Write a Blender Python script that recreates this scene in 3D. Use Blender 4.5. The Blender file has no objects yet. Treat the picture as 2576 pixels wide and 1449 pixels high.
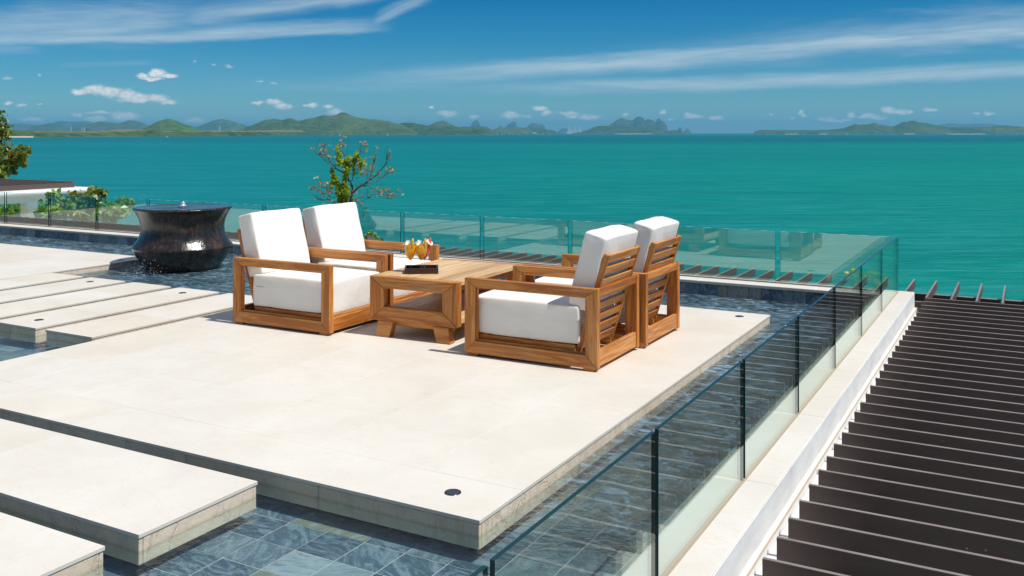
import bpy, bmesh, math, random
from mathutils import Vector, Matrix, Euler, noise as mnoise
random.seed(7)
S = bpy.context.scene
COL = S.collection
R = math.radians

# ------------------------------------------------------------------ camera
F_PX, CX, HY = 2345.0, 1288.0, 334.0          # focal length / centre / horizon in a 2576 px wide frame
TH = math.atan(1298 / 2345)                   # camera looks this far to the left of the pool's long edge
EYE = 1.75
FW = Vector((-math.sin(TH), math.cos(TH), 0)); RT = Vector((math.cos(TH), math.sin(TH), 0))
cam_d = bpy.data.cameras.new('camera'); cam = bpy.data.objects.new('camera', cam_d); COL.objects.link(cam)
cam.location = (0, 0, EYE); cam.rotation_euler = (R(90), 0, TH)
cam_d.sensor_width = 36; cam_d.lens = 36 * F_PX / 2576
cam_d.shift_y = (HY - 724.5) / 2576
cam_d.clip_start = 0.05; cam_d.clip_end = 200000
S.camera = cam
S.view_settings.view_transform = 'Standard'; S.view_settings.look = 'None'
S.view_settings.exposure = 0.2; S.view_settings.gamma = 1; S.view_settings.use_curve_mapping = False
S.cycles.max_bounces = 10; S.cycles.transparent_max_bounces = 40; S.cycles.use_denoising = True
S.cycles.volume_bounces = 0; S.cycles.caustics_reflective = False; S.cycles.caustics_refractive = False

def wpt(u, d, z):
    """world point at depth d (metres along the view) that is u pixels across"""
    p = FW * d + RT * (d * (u - CX) / F_PX)
    return Vector((p.x, p.y, z))

# ------------------------------------------------------------------ node helpers
class NT:
    def __init__(s, tree): s.t = tree; s.n = tree.nodes; s.l = tree.links; s.n.clear()
    def new(s, kind, ins=None, **props):
        nd = s.n.new(kind)
        for k, v in props.items(): setattr(nd, k, v)
        for k, v in (ins or {}).items(): s.set(nd, k, v)
        return nd
    def set(s, nd, k, v):
        sock = nd.inputs[k]
        if hasattr(v, 'is_output') or isinstance(v, bpy.types.NodeSocket): s.l.new(v, sock)
        elif hasattr(v, 'outputs'): s.l.new(v.outputs[0], sock)
        else:
            if sock.type == 'RGBA' and len(v) == 3: v = (*v, 1)
            sock.default_value = v
    def math(s, op, a, b=0.0, c=0.0, clamp=False):
        nd = s.n.new('ShaderNodeMath'); nd.operation = op; nd.use_clamp = clamp
        s.set(nd, 0, a); s.set(nd, 1, b)
        if op in ('MULTIPLY_ADD', 'SMOOTH_MIN', 'SMOOTH_MAX'): s.set(nd, 2, c)
        return nd.outputs[0]
    def vec(s, op, a, b=(0, 0, 0), c=(0, 0, 0)):
        nd = s.n.new('ShaderNodeVectorMath'); nd.operation = op
        s.set(nd, 0, a)
        if op == 'SCALE': s.set(nd, 'Scale', b)
        elif op not in ('LENGTH', 'NORMALIZE', 'FLOOR'): s.set(nd, 1, b)
        if op == 'MULTIPLY_ADD': s.set(nd, 2, c)
        return nd.outputs['Value'] if op in ('LENGTH', 'DOT_PRODUCT', 'DISTANCE') else nd.outputs[0]
    def noise(s, vec, scale, detail=3, rough=.55, dist=0.0, out=0):
        nd = s.new('ShaderNodeTexNoise', {'Vector': vec, 'Scale': scale, 'Detail': detail, 'Roughness': rough, 'Distortion': dist})
        return nd.outputs[out]
    def ramp(s, fac, stops, interp='LINEAR'):
        nd = s.n.new('ShaderNodeValToRGB'); cr = nd.color_ramp; cr.interpolation = interp
        while len(cr.elements) < len(stops): cr.elements.new(.5)
        for e, (p, c) in zip(cr.elements, stops):
            e.position = p; e.color = (*c, 1) if len(c) == 3 else c
        s.set(nd, 0, fac); return nd.outputs[0]
    def maprange(s, v, a, b, c=0.0, d=1.0, smooth=False):
        nd = s.n.new('ShaderNodeMapRange'); nd.interpolation_type = 'SMOOTHSTEP' if smooth else 'LINEAR'
        for k, x in enumerate((v, a, b, c, d)): s.set(nd, k, x)
        return nd.outputs[0]
    def mix(s, fac, a, b, blend='MIX'):
        nd = s.n.new('ShaderNodeMix'); nd.data_type = 'RGBA'; nd.blend_type = blend
        s.set(nd, 0, fac); s.set(nd, 6, a); s.set(nd, 7, b)
        return nd.outputs[2]

def mat(name):
    m = bpy.data.materials.new(name); m.use_nodes = True
    nt = NT(m.node_tree); out = nt.new('ShaderNodeOutputMaterial')
    return m, nt, out

def principled(nt, out, color, rough=.6, spec=.5, bump=None, bstr=.3, bdist=.01, metal=0.0, **extra):
    p = nt.new('ShaderNodeBsdfPrincipled')
    nt.set(p, 'Base Color', color); nt.set(p, 'Roughness', rough); nt.set(p, 'Specular IOR Level', spec); nt.set(p, 'Metallic', metal)
    for k, v in extra.items(): nt.set(p, k, v)
    if bump is not None:
        b = nt.new('ShaderNodeBump', {'Height': bump, 'Strength': bstr, 'Distance': bdist}); nt.l.new(b.outputs[0], p.inputs['Normal'])
    nt.l.new(p.outputs[0], out.inputs[0]); return p

# ------------------------------------------------------------------ world: Nishita sky, cirrus and small cumulus
SUN_A, SUN_B = 0.56, 0.035                       # shadow length per metre of height along -X and -Y
sun_dir = Vector((SUN_A, SUN_B, 1)).normalized()
w = bpy.data.worlds.new('World'); S.world = w; w.use_nodes = True
nt = NT(w.node_tree); wout = nt.new('ShaderNodeOutputWorld')
sky = nt.new('ShaderNodeTexSky', sky_type='NISHITA', sun_disc=False)
sky.sun_elevation = math.asin(sun_dir.z); sky.sun_rotation = math.atan2(sun_dir.x, sun_dir.y)
sky.air_density = 1.0; sky.dust_density = 0.2; sky.ozone_density = 2.5; sky.altitude = 50
geo = nt.new('ShaderNodeTexCoord')
D = geo.outputs['Generated']
dx = nt.vec('DOT_PRODUCT', D, tuple(RT)); dy = nt.vec('DOT_PRODUCT', D, tuple(FW))
dz = nt.new('ShaderNodeSeparateXYZ', {0: D}).outputs[2]
az = nt.math('ARCTAN2', dx, dy); el = nt.math('ARCSINE', dz)
P = nt.new('ShaderNodeCombineXYZ', {0: az, 1: el, 2: nt.math('MULTIPLY', az, az)}).outputs[0]
P2 = nt.new('ShaderNodeCombineXYZ', {0: az, 1: el}).outputs[0]
def azel(u, v):
    a = math.atan((u - CX) / F_PX); return a, math.atan((HY - v) / F_PX * math.cos(a))
# deep polarised blue: the Nishita sky, graded by elevation
grade = nt.ramp(nt.maprange(el, 0.0, 1.2), [(0, (.36, .66, .80)), (.042, (.20, .52, .74)), (.083, (.07, .42, .66)), (.121, (.015, .35, .60)), (.30, (.22, .46, .68)), (.6, (.58, .70, .80)), (1, (.8, .85, .88))])
skyc = nt.mix(1.0, sky.outputs[0], grade, 'MULTIPLY')
# --- cirrus: curved streaks
def cirrus(points, width, fade, amp, up=1.0, down=1.0, seed=0.0):
    """one wispy band along points (u, v)"""
    a = [azel(*p) for p in points]
    (x0, y0), (x1, y1), (x2, y2) = a
    c2 = ((y2 - y0) / (x2 - x0) - (y1 - y0) / (x1 - x0)) / (x2 - x1)
    b1 = (y1 - y0) / (x1 - x0) - c2 * (x0 + x1); a0 = y0 - b1 * x0 - c2 * x0 * x0
    q = nt.vec('DOT_PRODUCT', P, (-b1, 1, -c2)); q = nt.math('SUBTRACT', q, a0)
    n1 = nt.noise(nt.vec('MULTIPLY_ADD', P2, (7, 38, 1), (seed, seed * 1.7, 0)), 1.0, 5, .62, .6)
    n2 = nt.noise(nt.vec('MULTIPLY_ADD', nt.new('ShaderNodeCombineXYZ', {0: az, 1: q}).outputs[0], (10, 130, 1), (seed, 3 + seed, 0)), 1.0, 4, .6, .3)
    q = nt.math('MULTIPLY_ADD', nt.math('SUBTRACT', n1, .5), width * 1.3, q)
    lo = nt.maprange(q, -width * down, 0, 0, 1, True); hi = nt.maprange(q, 0, width * up, 1, 0, True)
    m = nt.math('MULTIPLY', lo, hi)
    m = nt.math('MULTIPLY', m, nt.maprange(az, azel(fade[0], 0)[0], azel(fade[1], 0)[0], 0, 1, True))
    if len(fade) > 2: m = nt.math('MULTIPLY', m, nt.maprange(az, azel(fade[2], 0)[0], azel(fade[3], 0)[0], 1, 0, True))
    m = nt.math('MULTIPLY', m, nt.maprange(n2, .25, .72, .35, 1.0))
    return nt.math('MULTIPLY', m, amp)
ci = [cirrus([(760, 212), (1600, 152), (2576, 72)], .014, (600, 1500), .85, 1.0, 1.2, 2.0),
      cirrus([(1500, 165), (2000, 118), (2576, 70)], .030, (1400, 2450), .66, 1.1, .8, 5.0),
      cirrus([(1000, 222), (1800, 210), (2576, 172)], .012, (850, 1900), .78, 1.0, 1.0, 8.0),
      cirrus([(500, 212), (900, 218), (1700, 226)], .010, (400, 1000, 1300, 1900), .22, 1.4, 1.0, 11.0),
      cirrus([(0, 104), (480, 88), (960, 70)], .012, (-500, -100, 880, 1010), .75, 1.2, .7, 14.0),
      cirrus([(0, 75), (260, 62), (460, 50)], .034, (-500, 0, 330, 640), .62, 1.0, .8, 17.0),
      cirrus([(420, 48), (660, 22), (900, -12)], .014, (350, 520, 900, 1000), .62, 1.3, 1.0, 20.0),
      cirrus([(930, 62), (990, 28), (1060, -5)], .012, (910, 960, 1040, 1110), .55, 1.0, 1.0, 23.0),
      cirrus([(0, 122), (60, 122), (120, 124)], .007, (-400, -20, 40, 130), .3, 1.0, 1.0, 26.0),
      cirrus([(150, 165), (300, 160), (420, 156)], .004, (120, 200, 330, 430), .18, 1.0, 1.0, 27.0)]
cir = ci[0]
for c in ci[1:]: cir = nt.math('MAXIMUM', cir, c)
fill_veil = nt.noise(nt.vec('MULTIPLY_ADD', D, (2.2, 5.0, 3.0), (3, 1, 7)), 1.0, 6, .6, .8)
fill_veil = nt.math('MULTIPLY', nt.maprange(el, .15, .55, 0, 1, True), nt.maprange(fill_veil, .35, .75, .05, .42))  # unseen high cloud layer added above the frame for neutral fill light
skyc = nt.mix(fill_veil, skyc, (8.2, 7.9, 7.4))
skyc = nt.mix(cir, skyc, (4.9, 6.0, 6.6))
# --- cumulus: puffs (u, v, half width, half height)
puffs = [(238, 226, 26, 12), (200, 232, 20, 8), (280, 232, 30, 13), (318, 238, 28, 14), (350, 245, 24, 10), (390, 248, 30, 11), (425, 258, 20, 5), (370, 252, 70, 5),
         (395, 184, 22, 10), (358, 190, 14, 7), (425, 191, 22, 5), (380, 197, 30, 5), (15, 195, 12, 4.5), (20, 258, 11, 4.5), (55, 266, 11, 3.5), (98, 188, 6, 3), (100, 262, 7, 2),
         (690, 257, 20, 8), (712, 268, 22, 9), (650, 258, 14, 5), (783, 265, 18, 6), (825, 268, 12, 6), (845, 282, 22, 9), (578, 167, 12, 4.5), (538, 162, 6, 3.5), (490, 154, 3.5, 2.6), (655, 205, 10, 2.5), (690, 209, 8, 2),
         (318, 292, 34, 12), (240, 300, 26, 7), (490, 305, 26, 9), (90, 298, 16, 6), (250, 284, 28, 5), (195, 290, 14, 6), (60, 300, 12, 4),
         (1125, 285, 26, 9), (1195, 293, 16, 6), (1285, 290, 26, 9), (1360, 273, 20, 7), (1375, 285, 16, 7), (1480, 294, 30, 8), (1440, 292, 16, 5), (1430, 284, 30, 5), (1325, 292, 14, 4),
         (1665, 281, 9, 7), (1572, 288, 9, 4), (1745, 294, 26, 7), (1800, 296, 24, 7), (1690, 300, 10, 4), (1085, 270, 6, 4), (1730, 289, 10, 3),
         (2015, 283, 6, 5), (2023, 290, 6, 5), (1990, 296, 8, 3), (2142, 290, 10, 9), (2180, 293, 24, 7), (2085, 300, 24, 7), (2235, 275, 16, 10), (2262, 281, 24, 8), (2290, 281, 10, 5), (2338, 277, 16, 5), (2490, 286, 12, 5), (2210, 297, 20, 4), (2120, 302, 22, 4), (2455, 283, 8, 2), (1940, 287, 8, 2)]
nz = nt.noise(nt.vec('MULTIPLY', P2, (75, 110, 1)), 1.0, 4, .6, .2, 1)
PW = nt.vec('MULTIPLY_ADD', nt.vec('SUBTRACT', nz, (.5, .5, .5)), (.012, .0085, 0), P2)
md = None; md2 = None
for (u, v, hw, hh) in puffs:
    a, e = azel(u, v); sx, sy = F_PX / hw * 1.0, F_PX / hh * 1.0
    q = nt.vec('LENGTH', nt.vec('MULTIPLY_ADD', PW, (sx, sy, 0), (-a * sx, -e * sy, 0)))
    if hw <= 12.5 and v < 215: md2 = q if md2 is None else nt.math('MINIMUM', md2, q)
    else: md = q if md is None else nt.math('SMOOTH_MIN', md, q, .25)
cm = nt.math('MAXIMUM', nt.maprange(md, 1.25, .35, 0, 1, True), nt.maprange(md2, 1.3, .2, 0, .42, True))
fine = nt.noise(nt.vec('MULTIPLY', P2, (150, 220, 1)), 1.0, 4, .6, .4)
lowfade = nt.maprange(el, .004, .05, .42, .95)
cm = nt.math('MULTIPLY', cm, nt.math('MULTIPLY', lowfade, nt.maprange(fine, .25, .6, .82, 1.0)), clamp=True)
cumc = nt.mix(nt.maprange(fine, .35, .7), (6.6, 6.7, 6.7), (9.6, 9.3, 8.7))
skyc = nt.mix(cm, skyc, cumc)
bg = nt.new('ShaderNodeBackground', {'Color': skyc, 'Strength': 0.10})
nt.l.new(bg.outputs[0], wout.inputs['Surface'])
w.cycles.sampling_method = 'MANUAL'; w.cycles.sample_map_resolution = 1024

# ------------------------------------------------------------------ sun
sd = bpy.data.lights.new('sun', 'SUN'); sd.energy = 4.0; sd.angle = R(.53); sd.color = (1, .962, .90)
sun = bpy.data.objects.new('sun', sd); COL.objects.link(sun)
sun.rotation_euler = sun_dir.to_track_quat('Z', 'Y').to_euler(); sun.location = (10, 5, 20)

# ------------------------------------------------------------------ object helpers
def tag(o, label=None, cat=None, group=None, kind=None):
    if label: o['label'] = label
    if cat: o['category'] = cat
    if group: o['group'] = group
    if kind: o['kind'] = kind
    return o
def empty(name, loc, rz=0, **k):
    o = bpy.data.objects.new(name, None); o.empty_display_size = .1; COL.objects.link(o)
    o.location = loc; o.rotation_euler = (0, 0, rz); return tag(o, **k)
def link(name, me, material=None, parent=None, loc=(0, 0, 0), rot=(0, 0, 0), **k):
    o = bpy.data.objects.new(name, me); COL.objects.link(o)
    o.location = loc; o.rotation_euler = rot
    if parent: o.parent = parent
    if material and not me.materials:
        for m in (material if isinstance(material, (list, tuple)) else [material]): me.materials.append(m)
    return tag(o, **k)
def bm_mesh(bm, name, smooth=False):
    me = bpy.data.meshes.new(name); bm.normal_update(); bm.to_mesh(me); bm.free()
    if smooth:
        for p in me.polygons: p.use_smooth = True
    return me
def add_box(bm, x0, x1, y0, y1, z0, z1, mi=0):
    vs = [bm.verts.new(p) for p in ((x0, y0, z0), (x1, y0, z0), (x1, y1, z0), (x0, y1, z0), (x0, y0, z1), (x1, y0, z1), (x1, y1, z1), (x0, y1, z1))]
    fs = [bm.faces.new([vs[i] for i in q]) for q in ((3, 2, 1, 0), (4, 5, 6, 7), (0, 1, 5, 4), (1, 2, 6, 5), (2, 3, 7, 6), (3, 0, 4, 7))]
    for f in fs: f.material_index = mi
    return vs
def box_me(name, sx, sy, sz, bev=0.0, seg=1, smooth=False):
    """box centred on the origin"""
    bm = bmesh.new(); add_box(bm, -sx / 2, sx / 2, -sy / 2, sy / 2, -sz / 2, sz / 2)
    if bev: bmesh.ops.bevel(bm, geom=bm.edges[:], offset=bev, segments=seg, affect='EDGES', profile=.5)
    return bm_mesh(bm, name, smooth)
def slab_me(name, x0, x1, y0, y1, z0, z1, bev=0.0):
    bm = bmesh.new(); add_box(bm, x0, x1, y0, y1, z0, z1)
    if bev: bmesh.ops.bevel(bm, geom=bm.edges[:], offset=bev, segments=1, affect='EDGES')
    return bm_mesh(bm, name)
def ring(bm, c, r, n, ax=None, ay=None):
    ax = ax or Vector((1, 0, 0)); ay = ay or Vector((0, 1, 0))
    return [bm.verts.new(c + ax * (r * math.cos(2 * math.pi * i / n)) + ay * (r * math.sin(2 * math.pi * i / n))) for i in range(n)]
def add_tube(bm, pts, radii, n=6, cap=True):
    prev = None; last = None
    for i, p in enumerate(pts):
        p = Vector(p); t = (Vector(pts[min(i + 1, len(pts) - 1)]) - Vector(pts[max(i - 1, 0)])).normalized()
        up = Vector((0, 0, 1)) if abs(t.z) < .9 else Vector((1, 0, 0))
        ax = t.cross(up).normalized(); ay = t.cross(ax).normalized()
        rg = ring(bm, p, radii[i], n, ax, ay)
        if prev:
            for k in range(n): bm.faces.new((prev[k], prev[(k + 1) % n], rg[(k + 1) % n], rg[k]))
        elif cap: bm.faces.new(rg)
        prev = rg
    if cap: bm.faces.new(prev[::-1])
def lathe(bm, prof, n=48, mi=0):
    rows = []
    for r, z in prof:
        rows.append([bm.verts.new((0, 0, z))] if r < 1e-6 else ring(bm, Vector((0, 0, z)), r, n))
    for a, b in zip(rows, rows[1:]):
        for k in range(n):
            k2 = (k + 1) % n
            if len(a) == 1 and len(b) == 1: continue
            if len(a) == 1: f = bm.faces.new((a[0], b[k2], b[k]))
            elif len(b) == 1: f = bm.faces.new((a[k], a[k2], b[0]))
            else: f = bm.faces.new((a[k], a[k2], b[k2], b[k]))
            f.material_index = mi; f.smooth = True
def copy_tree(o, parent=None):
    c = o.copy(); COL.objects.link(c); c.parent = parent
    for ch in o.children: copy_tree(ch, c)
    return c

# ------------------------------------------------------------------ materials
def stone_mat(name, base, side=False):
    m, nt, out = mat(name); tc = nt.new('ShaderNodeNewGeometry').outputs['Position']
    ob = nt.new('ShaderNodeObjectInfo').outputs['Random']
    big = nt.noise(tc, 1.6, 5, .6, .6); mid = nt.noise(nt.vec('MULTIPLY', tc, (1.0, 2.2, 2.5)), 6, 6, .65, 1.2)
    c = nt.mix(nt.maprange(big, .3, .7), tuple(x * v for x, v in zip(base, (.935, .915, .88))), tuple(min(1, x * 1.03) for x in base))
    c = nt.mix(nt.maprange(mid, .55, .78, 0, .55), c, (base[0] * .93, base[1] * .86, base[2] * .76))
    vein = nt.math('ABSOLUTE', nt.math('SUBTRACT', nt.noise(nt.vec('MULTIPLY', tc, (1, 1.5, 2)), 2.3, 6, .6, 1.5), .5))
    c = nt.mix(nt.maprange(vein, 0, .012, .22, 0), c, (base[0] * .75, base[1] * .62, base[2] * .5))
    c = nt.mix(1.0, c, nt.ramp(ob, [(0, (.95, .925, .885)), (.12, (.96, .94, .905)), (.3, (.985, .98, .97)), (.75, (1, 1, 1)), (.9, (.985, .96, .915)), (1, (.97, .93, .87))]), 'MULTIPLY')
    spk = nt.noise(tc, 38, 2, .5, 0)
    c = nt.mix(nt.maprange(spk, .70, .76, 0, .35), c, (.32, .27, .21))
    if side:
        crack = nt.math('ABSOLUTE', nt.math('SUBTRACT', nt.noise(nt.vec('MULTIPLY', tc, (1.6, 1.6, .7)), 3.1, 7, .62, 1.0), .5))
        c = nt.mix(nt.math('MULTIPLY', nt.maprange(crack, 0, .007, .55, 0), nt.maprange(nt.noise(tc, 1.7, 2), .45, .6)), c, (.20, .165, .13))
        c = nt.mix(nt.maprange(nt.noise(tc, 9, 6, .7), .45, .75, 0, .5), c, (base[0] * .72, base[1] * .66, base[2] * .58))
        zz = nt.math('MULTIPLY_ADD', nt.math('SUBTRACT', nt.noise(tc, 5, 4), .5), .022, nt.new('ShaderNodeSeparateXYZ', {0: tc}).outputs[2])
        wet = nt.math('MULTIPLY', nt.maprange(zz, -.080, -.064, 1, 0), nt.maprange(zz, -.092, -.082, 0, 1)); c = nt.mix(nt.math('MULTIPLY', wet, .5), c, (base[0] * .62, base[1] * .52, base[2] * .40))   # mineral line left by the water
        h = nt.math('ADD', nt.noise(tc, 26, 8, .7), nt.maprange(crack, 0, .02, -.6, 0))
        principled(nt, out, c, .75, .3, h, .5, .010)
    else:
        principled(nt, out, c, nt.maprange(mid, .3, .7, .42, .58), .35, nt.noise(tc, 60, 4, .6), .08, .003)
    return m
M = {}
M['stone'] = stone_mat('limestone', (.70, .67, .605))
M['stone_side'] = stone_mat('limestone_split', (.76, .665, .545), True)
M['coping'] = stone_mat('coping_limestone', (.71, .685, .63))

m, nt, out = mat('white_render'); tc = nt.new('ShaderNodeNewGeometry').outputs['Position']
principled(nt, out, nt.mix(nt.maprange(nt.noise(nt.vec('MULTIPLY', tc, (3, 1, 3)), 3, 6, .65), .4, .75), (.78, .78, .76), (.62, .615, .60)), .7, .3, nt.noise(tc, 30, 5), .2, .01); M['white'] = m
m, nt, out = mat('grout'); principled(nt, out, (.46, .47, .44), .9, .2); M['grout'] = m
m, nt, out = mat('sealant'); principled(nt, out, (.45, .36, .27), .8, .2); M['sealant'] = m
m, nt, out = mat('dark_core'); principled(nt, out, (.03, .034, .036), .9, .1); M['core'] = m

# slate tiles under water: one tone per cell of the tile grid
TX, TY, TX0, TY0 = .2345, .2215, -3.234, 3.545
def slate_mat(name, wall=False):
    m, nt, out = mat(name); tc = nt.new('ShaderNodeNewGeometry').outputs['Position']
    if wall: cell = nt.vec('FLOOR', nt.vec('MULTIPLY_ADD', tc, (1 / .24, 0, 1 / .25), (3.05 / .24, 0, .8)))
    else: cell = nt.vec('FLOOR', nt.vec('MULTIPLY_ADD', tc, (1 / TX, 1 / TY, 0), (-TX0 / TX, -TY0 / TY, .5)))
    wn = nt.new('ShaderNodeTexWhiteNoise', {'Vector': cell}); rnd = wn.outputs['Value']; rc = wn.outputs['Color']
    off = nt.vec('MULTIPLY_ADD', rc, (9, 9, 9), tc)
    base = nt.ramp(rnd, [(0, (.034, .070, .098)), (.3, (.070, .118, .155)), (.5, (.13, .185, .215)), (.62, (.19, .21, .145)), (.72, (.050, .088, .120)), (.88, (.27, .34, .37)), (1, (.18, .245, .28))])
    rot = nt.new('ShaderNodeVectorRotate', {'Vector': off, 'Angle': nt.math('MULTIPLY', rnd, 3.1)}, rotation_type='Z_AXIS').outputs[0]; sw = nt.noise(nt.vec('MULTIPLY', rot, (3, 9, 5)), 1.7, 8, .68, 1.6)
    c = nt.mix(nt.maprange(sw, .46, .60), base, nt.mix(.38, base, (.36, .46, .53)))
    c = nt.mix(nt.maprange(nt.noise(nt.vec('MULTIPLY', rot, (3, 8, 8)), 1.6, 6, .6, 2.5), .56, .64, 0, .5), c, nt.mix(.75, base, (.02, .045, .075)))
    if wall: c = nt.mix(1.0, c, (1.5, 1.35, 1.3), 'MULTIPLY')
    principled(nt, out, c, .55, .4, nt.noise(off, 22, 5), .3, .004)
    return m
M['slate'] = slate_mat('slate_floor'); M['slate_wall'] = slate_mat('slate_wall', True)

def schlick(nt, f0, scale=1.0, normal=None):
    g = nt.new('ShaderNodeNewGeometry')
    c = nt.math('ABSOLUTE', nt.vec('DOT_PRODUCT', normal if normal is not None else g.outputs['Normal'], g.outputs['Incoming']))
    p = nt.math('POWER', nt.math('SUBTRACT', 1.0, c, clamp=True), 5.0)
    return nt.math('MULTIPLY', nt.math('MULTIPLY_ADD', p, 1 - f0, f0), scale, clamp=True)
# balustrade glass: clear body with a green cast, mirror reflection by Fresnel
m, nt, out = mat('clear_glass')
tr = nt.new('ShaderNodeBsdfTransparent', {'Color': (.945, .984, .968)}); gl = nt.new('ShaderNodeBsdfGlossy', {'Color': (.92, 1, .955), 'Roughness': 0.0})
mx = nt.new('ShaderNodeMixShader', {0: schlick(nt, .10)}); nt.l.new(tr.outputs[0], mx.inputs[1]); nt.l.new(gl.outputs[0], mx.inputs[2]); nt.l.new(mx.outputs[0], out.inputs[0]); M['glass'] = m
m, nt, out = mat('glass_edge'); principled(nt, out, (.003, .036, .038), .18, .35); M['glass_edge'] = m
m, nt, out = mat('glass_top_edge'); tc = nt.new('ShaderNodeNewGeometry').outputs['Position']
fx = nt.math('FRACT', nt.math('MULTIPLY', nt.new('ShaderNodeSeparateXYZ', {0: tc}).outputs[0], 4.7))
glint_dash = nt.math('GREATER_THAN', nt.math('ADD', fx, nt.math('MULTIPLY', nt.noise(tc, 3.0, 2), .5)), .85)  # bright dashes painted into the colour in place of edge reflections
principled(nt, out, nt.mix(glint_dash, (.05, .20, .19), (.75, .8, .8)), .25, .8); M['glass_top'] = m
m, nt, out = mat('drink_glass')
tr = nt.new('ShaderNodeBsdfTransparent', {'Color': (.975, .98, .985)}); gl = nt.new('ShaderNodeBsdfGlossy', {'Color': (1, 1, 1), 'Roughness': 0.02})
mx = nt.new('ShaderNodeMixShader', {0: schlick(nt, .06, 1.3)}); nt.l.new(tr.outputs[0], mx.inputs[1]); nt.l.new(gl.outputs[0], mx.inputs[2]); nt.l.new(mx.outputs[0], out.inputs[0]); M['cup'] = m

# pool water: clear, rippled where the fountain stirs it
m, nt, out = mat('pool_water'); tc = nt.new('ShaderNodeNewGeometry').outputs['Position']
sx = nt.new('ShaderNodeSeparateXYZ', {0: tc})
calm = nt.maprange(nt.math('MULTIPLY_ADD', nt.math('SUBTRACT', nt.noise(tc, .9, 2), .5), 2.0, nt.math('MULTIPLY_ADD', sx.outputs[0], .35, nt.math('ADD', sx.outputs[1], .7))), 3.6, 5.4, .05, 1.0, True)
n1 = nt.noise(tc, 9.0, 4, .62, .8); n2 = nt.noise(nt.vec('MULTIPLY', tc, (1, 1.6, 1)), 24.0, 3, .6, .5)
h = nt.math('MULTIPLY', nt.math('MULTIPLY_ADD', n2, .38, n1), calm)
bp = nt.new('ShaderNodeBump', {'Height': h, 'Strength': 1.0, 'Distance': .20})
tr0 = nt.new('ShaderNodeBsdfTransparent', {'Color': (.875, .955, .935)}); gl = nt.new('ShaderNodeBsdfGlossy', {'Color': (1, 1, 1), 'Roughness': 0.03, 'Normal': bp.outputs[0]})
rf = nt.new('ShaderNodeBsdfRefraction', {'Color': (.85, .95, .955), 'Roughness': 0.0, 'IOR': 1.33, 'Normal': bp.outputs[0]})
tr = nt.new('ShaderNodeMixShader', {0: nt.math('MULTIPLY', nt.maprange(calm, .1, 1.0), .5)}); nt.l.new(tr0.outputs[0], tr.inputs[1]); nt.l.new(rf.outputs[0], tr.inputs[2])
mx = nt.new('ShaderNodeMixShader', {0: schlick(nt, .045, 1.0, bp.outputs[0])}); nt.l.new(tr.outputs[0], mx.inputs[1]); nt.l.new(gl.outputs[0], mx.inputs[2])
# sky glints and caustic sparkle on the ripples, painted as pale blue diffuse flecks
fw_ = nt.noise(nt.vec('MULTIPLY', tc, (2.6, 6.5, 1)), 2.0, 5, .7, 1.8); glint_patch = nt.noise(tc, .9, 3, .6)
glint_paint = nt.math('MULTIPLY', nt.maprange(fw_, .48, .68, 0, .56), nt.math('MULTIPLY', calm, nt.maprange(glint_patch, .32, .62, .25, 1.0)))
fd = nt.new('ShaderNodeBsdfDiffuse', {'Color': (.40, .68, .92)}); my = nt.new('ShaderNodeMixShader', {0: glint_paint}); nt.l.new(mx.outputs[0], my.inputs[1]); nt.l.new(fd.outputs[0], my.inputs[2])
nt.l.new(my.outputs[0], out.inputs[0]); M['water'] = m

# sea
m, nt, out = mat('sea_water'); tc = nt.new('ShaderNodeNewGeometry').outputs['Position']
la = nt.vec('DOT_PRODUCT', tc, tuple(RT)); de = nt.vec('DOT_PRODUCT', tc, tuple(FW))
ld = nt.math('LOGARITHM', nt.math('MAXIMUM', de, 50.0), 10.0)
LV = nt.new('ShaderNodeCombineXYZ', {0: la, 1: de}).outputs[0]
ang = nt.math('DIVIDE', la, nt.math('MAXIMUM', de, 50.0))
c = nt.ramp(nt.maprange(ang, -.6, .6), [(0, (.008, .165, .205)), (.35, (.0, .168, .163)), (.65, (.0, .185, .150)), (1, (.0, .202, .132))])
patch = nt.noise(nt.vec('MULTIPLY', LV, (1 / 9000, 1 / 2600, 1)), 1.0, 4, .55, .6)
c = nt.mix(nt.maprange(patch, .42, .62, 0, .55), c, (.0, .10, .11))
patch2 = nt.noise(nt.vec('MULTIPLY', LV, (1 / 900, 1 / 260, 1)), 1.0, 5, .6, .4)
c = nt.mix(nt.maprange(patch2, .45, .75, 0, .35), c, (.012, .235, .220))
band = nt.math('MULTIPLY', nt.maprange(ld, 3.35, 3.62, 0, 1, True), nt.maprange(ld, 3.95, 4.3, 1, .45, True))
c = nt.mix(nt.math('MULTIPLY', band, nt.maprange(ang, -.5, .4, .35, .85)), c, (.0, .070, .080))
rip = nt.noise(nt.vec('MULTIPLY', LV, (1 / 34, 1 / 7.0, 1)), 1.0, 6, .72, .5)
rip2 = nt.noise(nt.vec('MULTIPLY', LV, (1 / 160, 1 / 42, 1)), 1.0, 5, .7, .5)
near = nt.maprange(ld, 2.3, 3.3, 1.0, .35)
c = nt.mix(nt.math('MULTIPLY', nt.maprange(rip, .44, .66), nt.math('MULTIPLY', near, .62)), c, (.035, .26, .25))  # pale sheen and dark troughs of the waves painted into the colour
c = nt.mix(nt.math('MULTIPLY', nt.maprange(rip2, .47, .66), .38), c, (.0, .115, .12))
bp = nt.new('ShaderNodeBump', {'Height': nt.math('MULTIPLY_ADD', rip2, 4.0, rip), 'Strength': .8, 'Distance': 2.6})
df = nt.new('ShaderNodeBsdfDiffuse', {'Color': c, 'Normal': bp.outputs[0]}); gl = nt.new('ShaderNodeBsdfGlossy', {'Color': (.3, .9, 1), 'Roughness': .20, 'Normal': bp.outputs[0]})
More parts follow.
